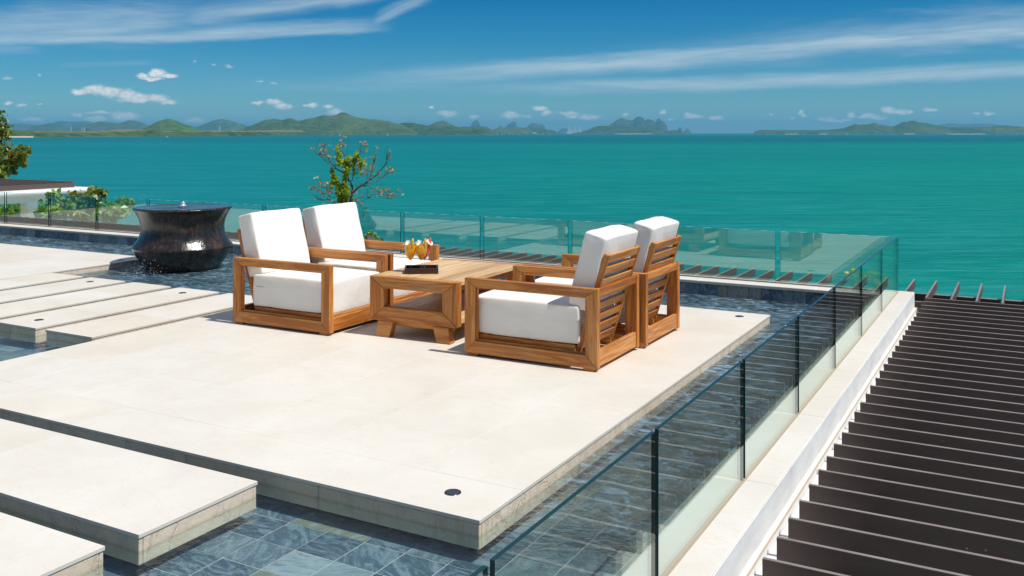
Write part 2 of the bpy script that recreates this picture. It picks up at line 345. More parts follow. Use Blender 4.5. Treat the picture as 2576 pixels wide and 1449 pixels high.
mx = nt.new('ShaderNodeMixShader', {0: schlick(nt, .02, .42, bp.outputs[0])}); nt.l.new(df.outputs[0], mx.inputs[1]); nt.l.new(gl.outputs[0], mx.inputs[2]); nt.l.new(mx.outputs[0], out.inputs[0]); M['sea'] = m

# teak: grain along each board's own X axis
def wood_mat(name, light, dark, grey=.2):
    m, nt, out = mat(name); tc = nt.new('ShaderNodeTexCoord').outputs['Object']; rnd = nt.new('ShaderNodeObjectInfo').outputs['Random']
    p = nt.vec('ADD', tc, nt.vec('SCALE', (13.1, 7.7, 5.3), rnd))
    ringn = nt.noise(nt.vec('MULTIPLY', p, (1.2, 16, 16)), 1.0, 4, .6, .7)
    band = nt.math('FRACT', nt.math('MULTIPLY', ringn, 5.0)); band = nt.math('PINGPONG', nt.math('MULTIPLY', ringn, 7.0), 1.0)
    fib = nt.noise(nt.vec('MULTIPLY', p, (5, 130, 130)), 1.0, 4, .65)
    c = nt.mix(nt.maprange(band, .15, .9), dark, light)
    c = nt.mix(nt.maprange(fib, .35, .7, .0, .38), c, tuple(x * .45 for x in dark))
    c = nt.mix(nt.maprange(nt.noise(p, 2.6, 4, .6, .5), .5, .75, 0, grey), c, (.40, .31, .21))
    c = nt.mix(1.0, c, nt.ramp(rnd, [(0, (.72, .66, .60)), (.45, (.95, .92, .88)), (.8, (1, 1, 1)), (1, (1.0, 1.06, 1.15))]), 'MULTIPLY')
    principled(nt, out, c, nt.maprange(fib, .3, .7, .38, .55), .4, nt.math('MULTIPLY_ADD', fib, .6, ringn), .22, .004)
    return m
M['teak'] = wood_mat('teak', (.72, .31, .075), (.46, .15, .026), .20)
M['teak_pale'] = wood_mat('teak_weathered', (.82, .57, .31), (.64, .40, .18), .15)

m, nt, out = mat('cushion_fabric'); tc = nt.new('ShaderNodeTexCoord').outputs['Object']
weave = nt.noise(tc, 420, 2, .5); wr = nt.noise(nt.vec('MULTIPLY', tc, (3, 5, 4)), 1.5, 3, .5, .8)
principled(nt, out, nt.mix(nt.maprange(nt.noise(tc, 5, 4), .4, .75), (.815, .785, .735), (.78, .75, .70)), .85, .2, nt.math('MULTIPLY_ADD', weave, .05, wr), .30, .03, **{'Sheen Weight': .1}); M['fabric'] = m
m, nt, out = mat('zip_metal'); principled(nt, out, (.30, .28, .26), .4, .5, None, 0, 0, .6); M['zip'] = m
m, nt, out = mat('fabric_seam'); principled(nt, out, (.52, .50, .47), .9, .1); M['seam'] = m

# dark bronze aluminium louvres with a few water spots
m, nt, out = mat('bronze_aluminium'); tc = nt.new('ShaderNodeTexCoord').outputs['Object']; rnd = nt.new('ShaderNodeObjectInfo').outputs['Random']
p = nt.vec('ADD', tc, nt.vec('SCALE', (17, 9, 5), rnd))
spot = nt.new('ShaderNodeTexVoronoi', {'Vector': p, 'Scale': 16.0}); sp = nt.math('LESS_THAN', spot.outputs['Distance'], nt.math('MULTIPLY', nt.maprange(nt.noise(p, 1.7, 2), .5, .75), .075))
dust_toplight = nt.noise(nt.vec('MULTIPLY', p, (1.2, 1, 7)), 2.5, 5, .65)
c = nt.mix(nt.maprange(dust_toplight, .52, .8, 0, .5), (.102, .070, .060), (.148, .116, .10)); c = nt.mix(sp, c, (.42, .41, .40))
upn = nt.new('ShaderNodeSeparateXYZ', {0: nt.new('ShaderNodeNewGeometry').outputs['True Normal']}).outputs[2]; c = nt.mix(nt.math('MULTIPLY', nt.maprange(upn, .6, .9), nt.maprange(dust_toplight, .3, .7, .45, .95)), c, (.30, .255, .235))   # sunlit look of the slat tops painted in as a paler colour
principled(nt, out, c, nt.maprange(dust_toplight, .3, .7, .42, .58), .45); M['bronze'] = m

# glazed pot
m, nt, out = mat('pot_glaze'); tc = nt.new('ShaderNodeTexCoord').outputs['Object']
st = nt.noise(nt.vec('MULTIPLY', tc, (5, 5, 2.2)), 1.4, 6, .65, 1.0); dr = nt.noise(nt.vec('MULTIPLY', tc, (16, 16, 2.0)), 1.2, 5, .65, .4)
c = nt.ramp(st, [(.3, (.007, .006, .006)), (.50, (.014, .010, .008)), (.62, (.06, .030, .018)), (.80, (.025, .016, .012))])
c = nt.mix(nt.maprange(dr, .55, .75, 0, .5), c, (.12, .075, .055))
principled(nt, out, c, nt.maprange(dr, .35, .7, .13, .34), .6, nt.math('MULTIPLY_ADD', dr, .7, nt.noise(tc, 22, 4, .6, .5)), .30, .012, **{'Coat Weight': .12, 'Coat Roughness': .1}); M['pot'] = m
m, nt, out = mat('pot_water'); tc = nt.new('ShaderNodeTexCoord').outputs['Object']
wv = nt.new('ShaderNodeTexWave', {'Vector': tc, 'Scale': 6.0, 'Distortion': 3.0, 'Detail': 2.0}, wave_type='RINGS', rings_direction='Z')
principled(nt, out, (.006, .014, .03), .04, .6, nt.math('MULTIPLY_ADD', nt.noise(tc, 14, 3), 1.2, wv.outputs['Fac']), .35, .02); M['pot_water'] = m
m, nt, out = mat('splash'); tr = nt.new('ShaderNodeBsdfTransparent', {'Color': (.95, .97, 1)}); gl = nt.new('ShaderNodeBsdfGlossy', {'Color': (1, 1, 1), 'Roughness': .08}); dfn = nt.new('ShaderNodeBsdfDiffuse', {'Color': (.85, .9, .95)})
mx0 = nt.new('ShaderNodeMixShader', {0: .55}); nt.l.new(gl.outputs[0], mx0.inputs[1]); nt.l.new(dfn.outputs[0], mx0.inputs[2])
mx = nt.new('ShaderNodeMixShader', {0: .6}); nt.l.new(tr.outputs[0], mx.inputs[1]); nt.l.new(mx0.outputs[0], mx.inputs[2]); nt.l.new(mx.outputs[0], out.inputs[0]); M['splash'] = m

def flat(name, col, rough=.5, spec=.5, metal=0.0, **k):
    m, nt, out = mat(name); tc = nt.new('ShaderNodeTexCoord').outputs['Object']
    principled(nt, out, nt.mix(nt.maprange(nt.noise(tc, 18, 3), .35, .7), col, tuple(x * .86 for x in col)), rough, spec, None, 0, 0, metal, **k); M[name] = m
flat('tray_lacquer', (.045, .018, .012), .3, .5); 
flat('petal', (.88, .87, .80), .6, .3); flat('petal_heart', (.85, .65, .12), .6, .3); flat('mango', (.90, .46, .015), .45, .4); flat('melon', (.80, .10, .04), .45, .4)
flat('light_steel', (.10, .11, .12), .25, .7, .8); flat('light_lens', (.03, .035, .045), .1, .8)
flat('white_paint', (.78, .78, .77), .5, .4); flat('hull_white', (.80, .80, .80), .5, .4); flat('dark_glass', (.03, .04, .05), .1, .8)
def juice_mat(name, col):
    
    m, nt, out = mat(name); a = nt.new('ShaderNodeBsdfDiffuse', {'Color': col}); b = nt.new('ShaderNodeBsdfTranslucent', {'Color': col})
    x = nt.new('ShaderNodeMixShader', {0: .5}); nt.l.new(a.outputs[0], x.inputs[1]); nt.l.new(b.outputs[0], x.inputs[2]); nt.l.new(x.outputs[0], out.inputs[0]); M[name] = m
juice_mat('orange_juice', (1.0, .60, .002)); juice_mat('red_juice', (.95, .13, .06))
def leaf_mat(name, cols, trans=.35):
    m, nt, out = mat(name); g = nt.new('ShaderNodeNewGeometry')
    c = nt.ramp(g.outputs['Random Per Island'], [(i / (len(cols) - 1), cc) for i, cc in enumerate(cols)])
    a = nt.new('ShaderNodeBsdfDiffuse', {'Color': c}); b = nt.new('ShaderNodeBsdfTranslucent', {'Color': nt.mix(1.0, c, (1.3, 1.25, .5), 'MULTIPLY')})
    gl = nt.new('ShaderNodeBsdfGlossy', {'Color': (1, 1, 1), 'Roughness': .4})
    x = nt.new('ShaderNodeMixShader', {0: trans}); nt.l.new(a.outputs[0], x.inputs[1]); nt.l.new(b.outputs[0], x.inputs[2])
    y = nt.new('ShaderNodeMixShader', {0: .05}); nt.l.new(x.outputs[0], y.inputs[1]); nt.l.new(gl.outputs[0], y.inputs[2]); nt.l.new(y.outputs[0], out.inputs[0]); M[name] = m
leaf_mat('leaf_green', [(.09, .20, .018), (.17, .33, .025), (.26, .42, .035), (.11, .24, .022)])
leaf_mat('leaf_olive', [(.08, .15, .016), (.16, .25, .022), (.26, .19, .035), (.22, .30, .03), (.13, .24, .02)])
leaf_mat('leaf_lime', [(.36, .50, .015), (.48, .58, .03), (.22, .36, .015), (.58, .58, .05)], .45)
leaf_mat('leaf_dry', [(.42, .33, .17), (.50, .42, .25), (.36, .22, .10)])
flat('bark', (.16, .105, .085), .9, .2)

def hill_mat(name, a, b, cst, far=1.0):
    m, nt, out = mat(name); tc = nt.new('ShaderNodeNewGeometry').outputs['Position']
    p = nt.vec('SCALE', tc, 1 / 420.0)
    n1 = nt.noise(nt.vec('MULTIPLY', p, (1, 1, 2.2)), .55, 6, .62, .5); n2 = nt.noise(nt.vec('MULTIPLY', p, (1, 1, 3)), 4.0, 6, .7, .3)
    c = nt.mix(nt.maprange(n1, .40, .60), a, b); c = nt.mix(nt.maprange(n2, .48, .62, 0, .75), c, tuple(x * .38 for x in a))
    c = nt.mix(nt.maprange(nt.noise(nt.vec('MULTIPLY', p, (1, 1, 1.5)), .9, 5, .6, .9), .56, .70, 0, .75), c, cst)
    principled(nt, out, c, .95, .05, n2, 1.0, 60); M[name] = m
hill_mat('hill_forest', (.06, .125, .032), (.115, .175, .05), (.165, .125, .075)); hill_mat('hill_green', (.08, .18, .035), (.125, .235, .05), (.17, .16, .085))
hill_mat('hill_shore', (.045, .10, .024), (.095, .155, .038), (.125, .14, .05)); hill_mat('hill_plain', (.20, .20, .085), (.27, .235, .13), (.10, .15, .04))
flat('sand', (.55, .46, .34), .9, .1)

# =================================================================== SETTING: sea, land, haze
SEA = -30.0
bm = bmesh.new()
n = 96; rad = [0, 300, 1200, 5000, 20000, 62000]
rows = [[bm.verts.new((0, 0, SEA))]] + [ring(bm, Vector((0, 0, SEA)), r, n) for r in rad[1:]]
for k in range(n): bm.faces.new((rows[0][0], rows[1][k], rows[1][(k + 1) % n]))
for a, b in zip(rows[1:], rows[2:]):
    for k in range(n): bm.faces.new((a[k], b[k], b[(k + 1) % n], a[(k + 1) % n]))
link('sea', bm_mesh(bm, 'sea'), M['sea'], kind='structure')

def land(name, pts, dist, thick, material, rough=.12, fr=1.0, du=4.0, seed=0, rise=.35):
    """a solid ridge whose skyline passes through pts (u, v) when stood dist metres off; thick = depth of the land"""
    if not callable(dist): dd = dist; dist = lambda u: dd
    u0, u1 = pts[0][0], pts[-1][0]; nu = max(6, int((u1 - u0) / du)); nv = 11
    bm = bmesh.new(); grid = []
    for i in range(nu + 1):
        u = u0 + (u1 - u0) * i / nu
        for (ua, va), (ub, vb) in zip(pts, pts[1:]):
            if ua <= u <= ub: f = (u - ua) / max(1e-6, ub - ua); f = f + .35 * (f * f * (3 - 2 * f) - f); v = va + (vb - va) * f; break
        d = dist(u); mid = d + thick * rise; zt = EYE + (HY - v) / F_PX * mid
        hgt = max(0.5, zt - SEA); row = []
        for j in range(nv + 1):
            t = j / nv
            prof = math.sin(math.pi / 2 * min(1, t / rise)) ** .8 if t < rise else math.cos(math.pi / 2 * (t - rise) / (1 - rise)) ** .8
            dd2 = d + thick * t; p = wpt(u, dd2, 0)
            nz = mnoise.fractal(Vector((p.x * fr / 900 + seed, p.y * fr / 900, 0)), 1.0, 2.0, 5)
            nz2 = mnoise.noise(Vector((p.x * fr / 130, p.y * fr / 130, seed)))
            p.z = SEA - 3 + (hgt + 3) * prof * (1 + rough * nz * (1 if t != rise else .4)) + hgt * .05 * nz2 * prof
            row.append(bm.verts.new(p))
        grid.append(row)
    for a, b in zip(grid, grid[1:]):
        for j in range(nv): bm.faces.new((a[j], b[j], b[j + 1], a[j + 1]))
    for g in (grid[0], grid[-1]):
        pass
    return link(name, bm_mesh(bm, name, True), material, kind='structure')
A = lambda pts, k=.2505, off=0.0: [(off + x * k, 268.3 + y * k) for x, y in pts]
land('hills', A([(-100, 190), (60, 172), (200, 168), (340, 180), (480, 200), (530, 165), (600, 142), (700, 148), (800, 150), (880, 145), (940, 160), (1040, 190), (1200, 235)]), 42000, 6000, M['hill_forest'], .08, .3, seed=1)
land('hills', A([(230, 245), (340, 200), (420, 182), (510, 165), (600, 195), (680, 215), (760, 200), (860, 185), (940, 160), (1010, 143), (1080, 150), (1200, 165), (1300, 138), (1400, 150), (1500, 190), (1600, 250)]), 27000, 4000, M['hill_forest'], .10, .4, seed=2)
land('hills', A([(1900, 235), (1960, 205), (2050, 175), (2150, 135), (2230, 122), (2330, 145), (2420, 175), (2490, 195), (2620, 230)]), 30000, 5000, M['hill_forest'], .06, .3, seed=3)
land('hills', A([(1330, 250), (1380, 235), (1500, 190), (1600, 145), (1690, 122), (1760, 135), (1850, 175), (1920, 190), (2000, 230), (2060, 248)]), 11500, 2600, M['hill_green'], .14, .9, seed=4)
land('hills', A([(20, 250), (120, 235), (230, 190), (370, 135), (450, 128), (540, 135), (615, 110), (700, 140), (800, 115), (960, 88), (1020, 100), (1130, 72), (1250, 100), (1400, 120), (1600, 130), (1700, 165), (1750, 180), (1800, 210), (1900, 250)], off=575), 14500, 3800, M['hill_forest'], .22, .8, seed=5)
land('hills', A([(1980, 200), (2030, 180), (2100, 150), (2160, 140), (2230, 170), (2300, 212), (2340, 240)], off=575), 24000, 2500, M['hill_forest'], .1, .6, seed=6)
land('hills', A([(1250, 262), (1400, 235), (1560, 222), (1660, 185), (1740, 165), (1830, 150), (1900, 160), (2000, 185), (2100, 190), (2250, 204), (2300, 212), (2400, 205), (2520, 210), (2600, 225), (2650, 262), (2672, 276)], off=575), 15500, 1800, M['hill_shore'], .16, 1.6, seed=7)
SHD = lambda u: 6300 + 2300 * (max(0, u) / 575) + max(0, u - 575) * 17.5
land('lowland', A([(-200, 245), (330, 248), (900, 249), (1250, 224), (1400, 226), (1500, 246), (1900, 246), (2100, 240), (2500, 242), (2800, 236), (3300, 240), (3700, 252)]), lambda u: SHD(u) + 1500, 2500, M['hill_plain'], .06, 1.2, seed=8)
land('shore_woodland', A([(-200, 240), (40, 238), (140, 236), (240, 242), (325, 244), (345, 262), (430, 262), (900, 262), (1100, 262), (1130, 256), (1300, 255), (1420, 252), (1520, 236), (1590, 240), (1640, 258), (1900, 256), (2300, 254), (2700, 255), (3000, 256), (3400, 254), (3700, 258), (4000, 262)]), SHD, 900, M['hill_shore'], .26, 7.0, du=2.0, seed=9)
land('island', A([(-60, 262), (0, 212), (60, 206), (100, 205), (140, 213), (200, 208), (260, 206), (300, 208), (345, 226), (400, 262), (415, 276)], off=1150), 19500, 900, M['hill_shore'], .3, 6, du=2.0, seed=10)
land('island', A([(330, 262), (340, 240), (420, 215), (560, 210), (700, 208), (850, 222), (950, 235), (1040, 264)], off=1150), 22500, 1500, M['hill_forest'], .14, 2, seed=11)
for i, (pts, d) in enumerate([([(40, 215), (80, 195), (130, 200), (150, 165), (165, 148), (190, 135), (215, 145), (230, 170), (240, 208), (290, 195), (310, 230)], 47000),
        ([(400, 220), (435, 186), (470, 212), (505, 182), (530, 160), (555, 148), (582, 143), (592, 155), (602, 205), (620, 240)], 44000),
        ([(690, 235), (700, 210), (730, 175), (770, 162), (800, 170), (830, 182), (860, 175), (880, 196), (890, 240)], 45000),
        ([(1005, 266), (1040, 225), (1075, 213), (1110, 222), (1145, 266)], 48000),
        ([(1500, 240), (1530, 185), (1570, 165), (1600, 140), (1640, 116), (1690, 126), (1740, 137), (1775, 128), (1800, 105), (1840, 97), (1870, 112), (1892, 142), (1905, 130), (1935, 126), (1985, 142), (1998, 158), (2008, 124), (2030, 117), (2050, 140), (2085, 160), (2105, 190), (2120, 262)], 34000),
        ([(2200, 262), (2215, 225), (2240, 203), (2258, 215), (2268, 262)], 38000), ([(2272, 264), (2290, 232), (2312, 219), (2340, 236), (2352, 264)], 37000)]):
    land('island', A(pts, off=1150), d, 1500, M['hill_forest'], .06, .8, du=1.5, seed=20 + i, rise=.22)
land('island', A([(1150, 266), (1210, 252), (1290, 240), (1380, 205), (1450, 188), (1560, 195), (1700, 205), (1800, 215), (1900, 215), (2000, 240), (2080, 255), (2180, 235), (2235, 245), (2275, 268)], off=1150), 24000, 1800, M['hill_shore'], .14, 2.2, seed=12)
land('island', A([(120, 258), (150, 240), (170, 220), (240, 210), (440, 208), (700, 210), (870, 205), (960, 190), (1060, 158), (1120, 165), (1180, 160), (1230, 147), (1320, 160), (1400, 180), (1500, 145), (1600, 133), (1700, 155), (1800, 175), (1950, 185), (2200, 185), (2380, 170), (2500, 180), (2576, 180), (2900, 205)], .28076, 1852.8), 21000, 2400, M['hill_shore'], .18, 2.0, du=2.5, seed=13)
land('hills', A([(1700, 200), (1800, 165), (1900, 145), (2050, 155), (2270, 150), (2400, 172), (2500, 182), (2700, 175), (2900, 210)], .28076, 1852.8), 46000, 4000, M['hill_forest'], .05, .3, seed=14)
def beach(u0, u1, d, wdt):
    bm = bmesh.new(); k = 12; rows = []
    for i in range(k + 1):
        u = u0 + (u1 - u0) * i / k; s = math.sin(math.pi * i / k)
        rows.append([bm.verts.new(wpt(u, d + q, z)) for q, z in ((-wdt * s - 5, SEA - .3), (0, SEA + 3.5), (wdt * s + 5, SEA + 9))])
    for a, b in zip(rows, rows[1:]):
        for j in (0, 1): bm.faces.new((a[j], b[j], b[j + 1], a[j + 1]))
    link('beach', bm_mesh(bm, 'beach'), M['sand'], kind='structure')
for u0, u1, d in ((20, 84, 6250), (1146, 1188, 19400), (1975, 2008, 20900), (2385, 2480, 20900), (2060, 2082, 20900), (2275, 2302, 20900), (1548, 1640, 23900)): beach(u0, u1, d, 60)

# haze: even, thin air from the shore of the terrace to beyond the farthest hills
m, nt, out = mat('haze_air')
pv = nt.new('ShaderNodeVolumePrincipled', {'Color': (.18, .60, .95), 'Density': 2.3e-5, 'Anisotropy': .1}); nt.l.new(pv.outputs[0], out.inputs['Volume']); M['haze'] = m
HAZE = slab_me('haze', -64000, 64000, -64000, 64000, SEA - 1, 760)
link('haze', HAZE, M['haze'], kind='stuff')

# hillside under and below the villa
bm = bmesh.new(); gx, gy = 44, 30; g = []
for i in range(gx + 1):
    row = []
    for j in range(gy + 1):
        x = -110 + 160 * i / gx; y = -25 + 120 * j / gy
        z = -4.0 - max(0, y - 13.0) * .47 + .9 * mnoise.fractal(Vector((x * .08, y * .08, 3)), 1, 2, 4)
        if x < -30: z = -4.4 - max(0, y - 36) * .45 + .5 * mnoise.noise(Vector((x * .1, y * .1, 1))) if x < -38 else z * .35 + (-4.4 - max(0, y - 36) * .45) * .65
        row.append(bm.verts.new((x, y, z)))
    g.append(row)
for a, b in zip(g, g[1:]):
    for j in range(gy): bm.faces.new((a[j], b[j], b[j + 1], a[j + 1]))
link('hillside', bm_mesh(bm, 'hillside', True), M['hill_green'], kind='structure')

# =================================================================== TERRACE
WZ, FZ = -.078, -.20                       # pool water level, (apparent) pool floor
CZ = .08                                   # top of the coping
GX, GY = -1.1975, 10.492                   # centre planes of the right and the back balustrade
XL = -19.0                                 # how far the terrace is modelled to the left
CXI, CXO = -1.345, -1.045                  # right coping, inner and outer edge
CYI, CYO = 10.25, 10.60                    # back coping

# pool shell, gutters (white) and supporting block
bm = bmesh.new()
add_box(bm, XL, CXI + .02, -1.0, 10.30, -.60, FZ - .0025)
link('pool_shell', bm_mesh(bm, 'pool_shell'), M['grout'], kind='structure')
bm = bmesh.new()
add_box(bm, CXI + .022, CXO - .002, -1.0, 10.588, -.081, CZ - .052)        # right pool wall under the coping
add_box(bm, CXI + .021, CXO + .025, -1.0, 10.59, -.62, -.082)
add_box(bm, XL, CXI + .02, 10.302, 10.59, -.62, CZ - .052)                 # back pool wall
add_box(bm, CXO + .027, -.885, -1.0, 10.74, -.62, -.137)                    # white gutter beside the right wall
add_box(bm, XL, CXO + .025, 10.592, 10.80, -.62, -.137)                    # white gutter behind the back wall
link('pool_wall', bm_mesh(bm, 'pool_wall'), M['white'], kind='structure')
bm = bmesh.new(); add_box(bm, XL, -.89, -1.0, 10.70, -6.5, -.64); link('villa_block', bm_mesh(bm, 'villa_block'), M['white'], kind='structure')
# the floor of the lower terrace below the louvres
bm = bmesh.new(); add_box(bm, -.87, 4.0, -1.0, 11.3, -4.0, -3.0); add_box(bm, XL, -.32, 10.72, 11.3, -4.0, -3.0)
link('lower_terrace', bm_mesh(bm, 'lower_terrace'), M['dark_glass'] if False else M['grout'], kind='structure')

bm = bmesh.new(); add_box(bm, -.86, 4.0, 10.86, 11.05, -2.99, -.21); add_box(bm, 3.3, 3.5, -.9, 10.85, -2.99, -.21); link('screen_wall', bm_mesh(bm, 'screen_wall'), M['core'], kind='structure')  # dark walls added so no bright sea shows between the slats
# behind the camera: terrace added for warm bounce, reflected house raised to screen blue sky
bm = bmesh.new(); add_box(bm, XL, -1.0, -11.0, .55, -.64, .0); add_box(bm, -1.0, 5.0, -11.0, -1.2, -.64, .0); link('bounce_terrace', bm_mesh(bm, 'bounce_terrace'), M['stone'], kind='structure')
bm = bmesh.new()
for a_, b_ in ((-19, -15.6), (-11.4, -10.6), (-6.4, -5.6), (-1.4, 5.0)): add_box(bm, a_, b_, -11.4, -11.01, .0, 2.9); add_box(bm, a_, b_, -11.4, -11.01, 3.402, 6.2)
add_box(bm, -19, 5.0, -11.4, -10.2, 2.902, 3.4); add_box(bm, -19, 5.0, -14.0, -13.8, .0, 6.2); add_box(bm, -19, 5.0, -14.0, -10.0, 6.202, 6.7)
link('screen_house_front', bm_mesh(bm, 'screen_house_front'), M['white'], kind='structure')
# coping stones
cop = empty('pool_coping', (0, 0, 0), kind='structure')
ys = [-1.0]; y = .855
while y < 10.2: ys.append(y); y += 1.204
ys.append(CYO)
for a, b in zip(ys, ys[1:]):
    link('coping_stone', slab_me('coping_stone', CXI, CXO, a + .0015, b - .0015, CZ - .05, CZ, .004), M['coping'], cop)
xs = [XL]; x = CXI - 1.275 * 14 + .64
while x < XL + .3: x += 1.275
while x < CXI - .3: xs.append(x); x += 1.275
xs.append(CXI - .002)
for a, b in zip(xs, xs[1:]):
    link('coping_stone', slab_me('coping_stone', a + .0015, b - .0015, CYI, CYO, CZ - .034, CZ, .004), M['coping'], cop)
# rendered outer face and bead of sealant
bm = bmesh.new(); add_box(bm, CXO + .0003, CXO + .004, -1, CYO - .002, -.080, CZ - .009)
link('render_coat', bm_mesh(bm, 'render_coat'), M['white'], cop)
bm = bmesh.new(); add_tube(bm, [(CXO + .028, -1 + 11.6 * i / 80, -.084 + .003 * mnoise.noise(Vector((i * .9, 7, 1)))) for i in range(81)], [.0055] * 81, 6)
link('sealant_bead', bm_mesh(bm, 'sealant_bead'), M['sealant'], cop)

# wall tiles above and below the waterline at the back
wall_t = empty('pool_back_wall', (0, 0, 0), kind='structure')
tile_me = box_me('wall_tile', .237, .014, .243, .002); tile_me.materials.append(M['slate_wall'])
x = -1.62 + .12
while x > XL: link('wall_tile', tile_me, None, wall_t, (x - .12, 10.295 + random.uniform(-.001, .001), -.0765)); x -= .24

# pool floor tiles: nearest ones singly, the rest joined
SLABS = [(-6.88, -2.165, 3.61, 9.04), (XL, -10.74, 5.24, 8.99)] + [(-10.70 + .765 * i, -10.08 + .767 * i, 5.24, 7.41) for i in range(5)] + [(-9.0, -3.385, 2.763, 3.478), (-9.0, -3.42, 1.90, 2.62)]
PLINTH = (-10.55, -8.93, 7.85, 9.45)
fl = empty('pool_floor', (0, 0, 0), kind='structure'); cells = []
i0, i1 = int((XL - TX0) / TX), int((CXI - TX0) / TX) + 1
for i in range(i0, i1):
    for j in range(-18, 31):
        cx_, cy_ = TX0 + (i + .5) * TX, TY0 + (j + .5) * TY
        if cx_ + TX / 2 > CXI + .1 or cy_ + TY / 2 > 10.30 or cy_ < .6: continue
        if any(a + .2 < cx_ - TX / 2 and cx_ + TX / 2 < b - .2 and c + .2 < cy_ - TY / 2 and cy_ + TY / 2 < d - .2 for a, b, c, d in SLABS): continue
        dep = FW.x * cx_ + FW.y * cy_; lat = RT.x * cx_ + RT.y * cy_
        if dep <= .3: continue
        u_, v_ = CX + F_PX * lat / dep, HY + F_PX * (EYE - FZ) / dep
        vis = -60 < u_ < 2600 and v_ < 1500
        if vis and any(a < cx_ < b and c < cy_ < d for a, b, c, d in SLABS): vis = False
        cells.append((0 if vis else 1, dep, cx_, cy_))
cells.sort()
ft = box_me('tile', TX - .0058, TY - .0058, .014, .0012); ft.materials.append(M['slate'])
for vis, dep, x, y in cells[:300]: link('tile', ft, None, fl, (x, y, FZ - .007 + random.uniform(-.0008, .0008)))
bm = bmesh.new()
for vis, dep, x, y in cells[300:]: add_box(bm, x - TX / 2 + .0029, x + TX / 2 - .0029, y - TY / 2 + .0029, y + TY / 2 - .0029, FZ - .014, FZ)
link('tile', bm_mesh(bm, 'tile_rest'), M['slate'], fl, kind='stuff')
# water sheet
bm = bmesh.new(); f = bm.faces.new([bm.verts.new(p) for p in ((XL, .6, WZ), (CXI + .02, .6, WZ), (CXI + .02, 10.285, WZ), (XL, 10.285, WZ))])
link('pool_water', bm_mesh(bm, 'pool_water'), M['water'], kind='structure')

# limestone slabs that seem to float on the water
def platform(name, x0, x1, y0, y1, tiles, label, cat, group=None, fasc=1.0, sides='frlb'):
    t = empty(name, ((x0 + x1) / 2, (y0 + y1) / 2, FZ), label=label, cat=cat, group=group); ox, oy = (x0 + x1) / 2, (y0 + y1) / 2
    L = lambda n, me, m: link(n, me, m, t, (-ox, -oy, -FZ))
    L('core', slab_me('core', x0 + .03, x1 - .03, y0 + .03, y1 - .03, -.135, -.020), M['grout'])
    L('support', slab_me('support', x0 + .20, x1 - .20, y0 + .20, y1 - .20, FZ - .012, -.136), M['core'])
    for a, b, c, d in tiles:
        gx0 = 0 if a == x0 else .0005; gx1 = 0 if b == x1 else .0005; gy0 = 0 if c == y0 else .0005; gy1 = 0 if d == y1 else .0005
        me = slab_me('paving_stone', a + gx0, b - gx1, c + gy0, d - gy1, -.0175, random.uniform(-.0004, .0002), .0009)
        L('paving_stone', me, M['stone'])
    def run(a, b):
        k = max(1, round((b - a) / fasc)); return [(a + (b - a) * i / k, a + (b - a) * (i + 1) / k) for i in range(k)]
    for a, b in run(x0, x1):
        for yy, s in ((y0 + .004, 'f'), (y1 - .026, 'b')):
            L('fascia_stone', slab_me('fascia_stone', a + .0012 + .004 * (a == x0), b - .0012 - .004 * (b == x1), yy, yy + .022, -.137, -.0205, .0025), M['stone_side'])
    for a, b in run(y0, y1):
        for xx in (x0 + .004, x1 - .026):
            L('fascia_stone', slab_me('fascia_stone', xx, xx + .022, a + .0012 + .026 * (a == y0), b - .0012 - .026 * (b == y1), -.137, -.0205, .0025), M['stone_side'])
    return t
PX0, PX1, PY0, PY1 = SLABS[0]
tl = []
fx = [PX0, -5.93, -5.0, -4.07, -3.14, PX1]
for a, b in zip(fx, fx[1:]): tl.append((a, b, PY0, 4.02))
ry = [4.02, 5.34, 6.66, 7.98, 8.62]
for a, b in zip(ry, ry[1:]): tl.append((-2.77, PX1, a, b))
cxs = [PX0, -6.22, -5.53, -4.84, -4.15, -3.46, -2.77]
for i, (a, b) in enumerate(zip(cxs, cxs[1:])):
    yy = 4.02; first = .66 if i % 2 == 0 else 1.32
    while yy < 8.62 - .01:
        e = min(8.62, yy + first); first = 1.32
        if 8.62 - e < .3: e = 8.62
        tl.append((a, b, yy, e)); yy = e
fx = [PX0, -5.53, -4.15, -2.77, PX1]
for a, b in zip(fx, fx[1:]): tl.append((a, b, 8.62, PY1))
platform('platform', PX0, PX1, PY0, PY1, tl, 'large cream limestone platform over the pool carrying the wooden furniture', 'platform')
x0, x1, y0, y1 = SLABS[1]; tl = []
fx = [x0, -18, -16.8, -15.6, -14.4, -13.2, -12.0, x1]
for i, (a, b) in enumerate(zip(fx, fx[1:])):
    q = [y0, 6.1, 7.4, 8.4, y1] if i % 2 else [y0, 6.8, 8.4, y1]
    for c, d in zip(q, q[1:]): tl.append((a, b, c, d))
platform('platform', x0, x1, y0, y1, tl, 'cream limestone platform at far left behind the fountain pot and stepping slabs', 'platform', fasc=1.2)
names = ['first', 'second', 'third', 'fourth', 'fifth']
lab = ['long limestone stepping slab tucked against the far left platform', 'long limestone stepping slab second out from the far left platform, one light near its back end',
       'middle one of the five long limestone stepping slabs, no light set in it', 'long limestone stepping slab with a round light set near each end',
       'long limestone stepping slab right beside the furniture platform']
for i in range(5):
    x0, x1, y0, y1 = SLABS[2 + i]; j = [y0, y0 + .75 + .12 * (i % 3), y0 + 1.55 - .1 * (i % 2), y1]
    platform('stepping_slab', x0, x1, y0, y1, [(x0, x1, a, b) for a, b in zip(j, j[1:])], lab[i], 'stepping slab', 'long stepping slabs between the platforms', .75)
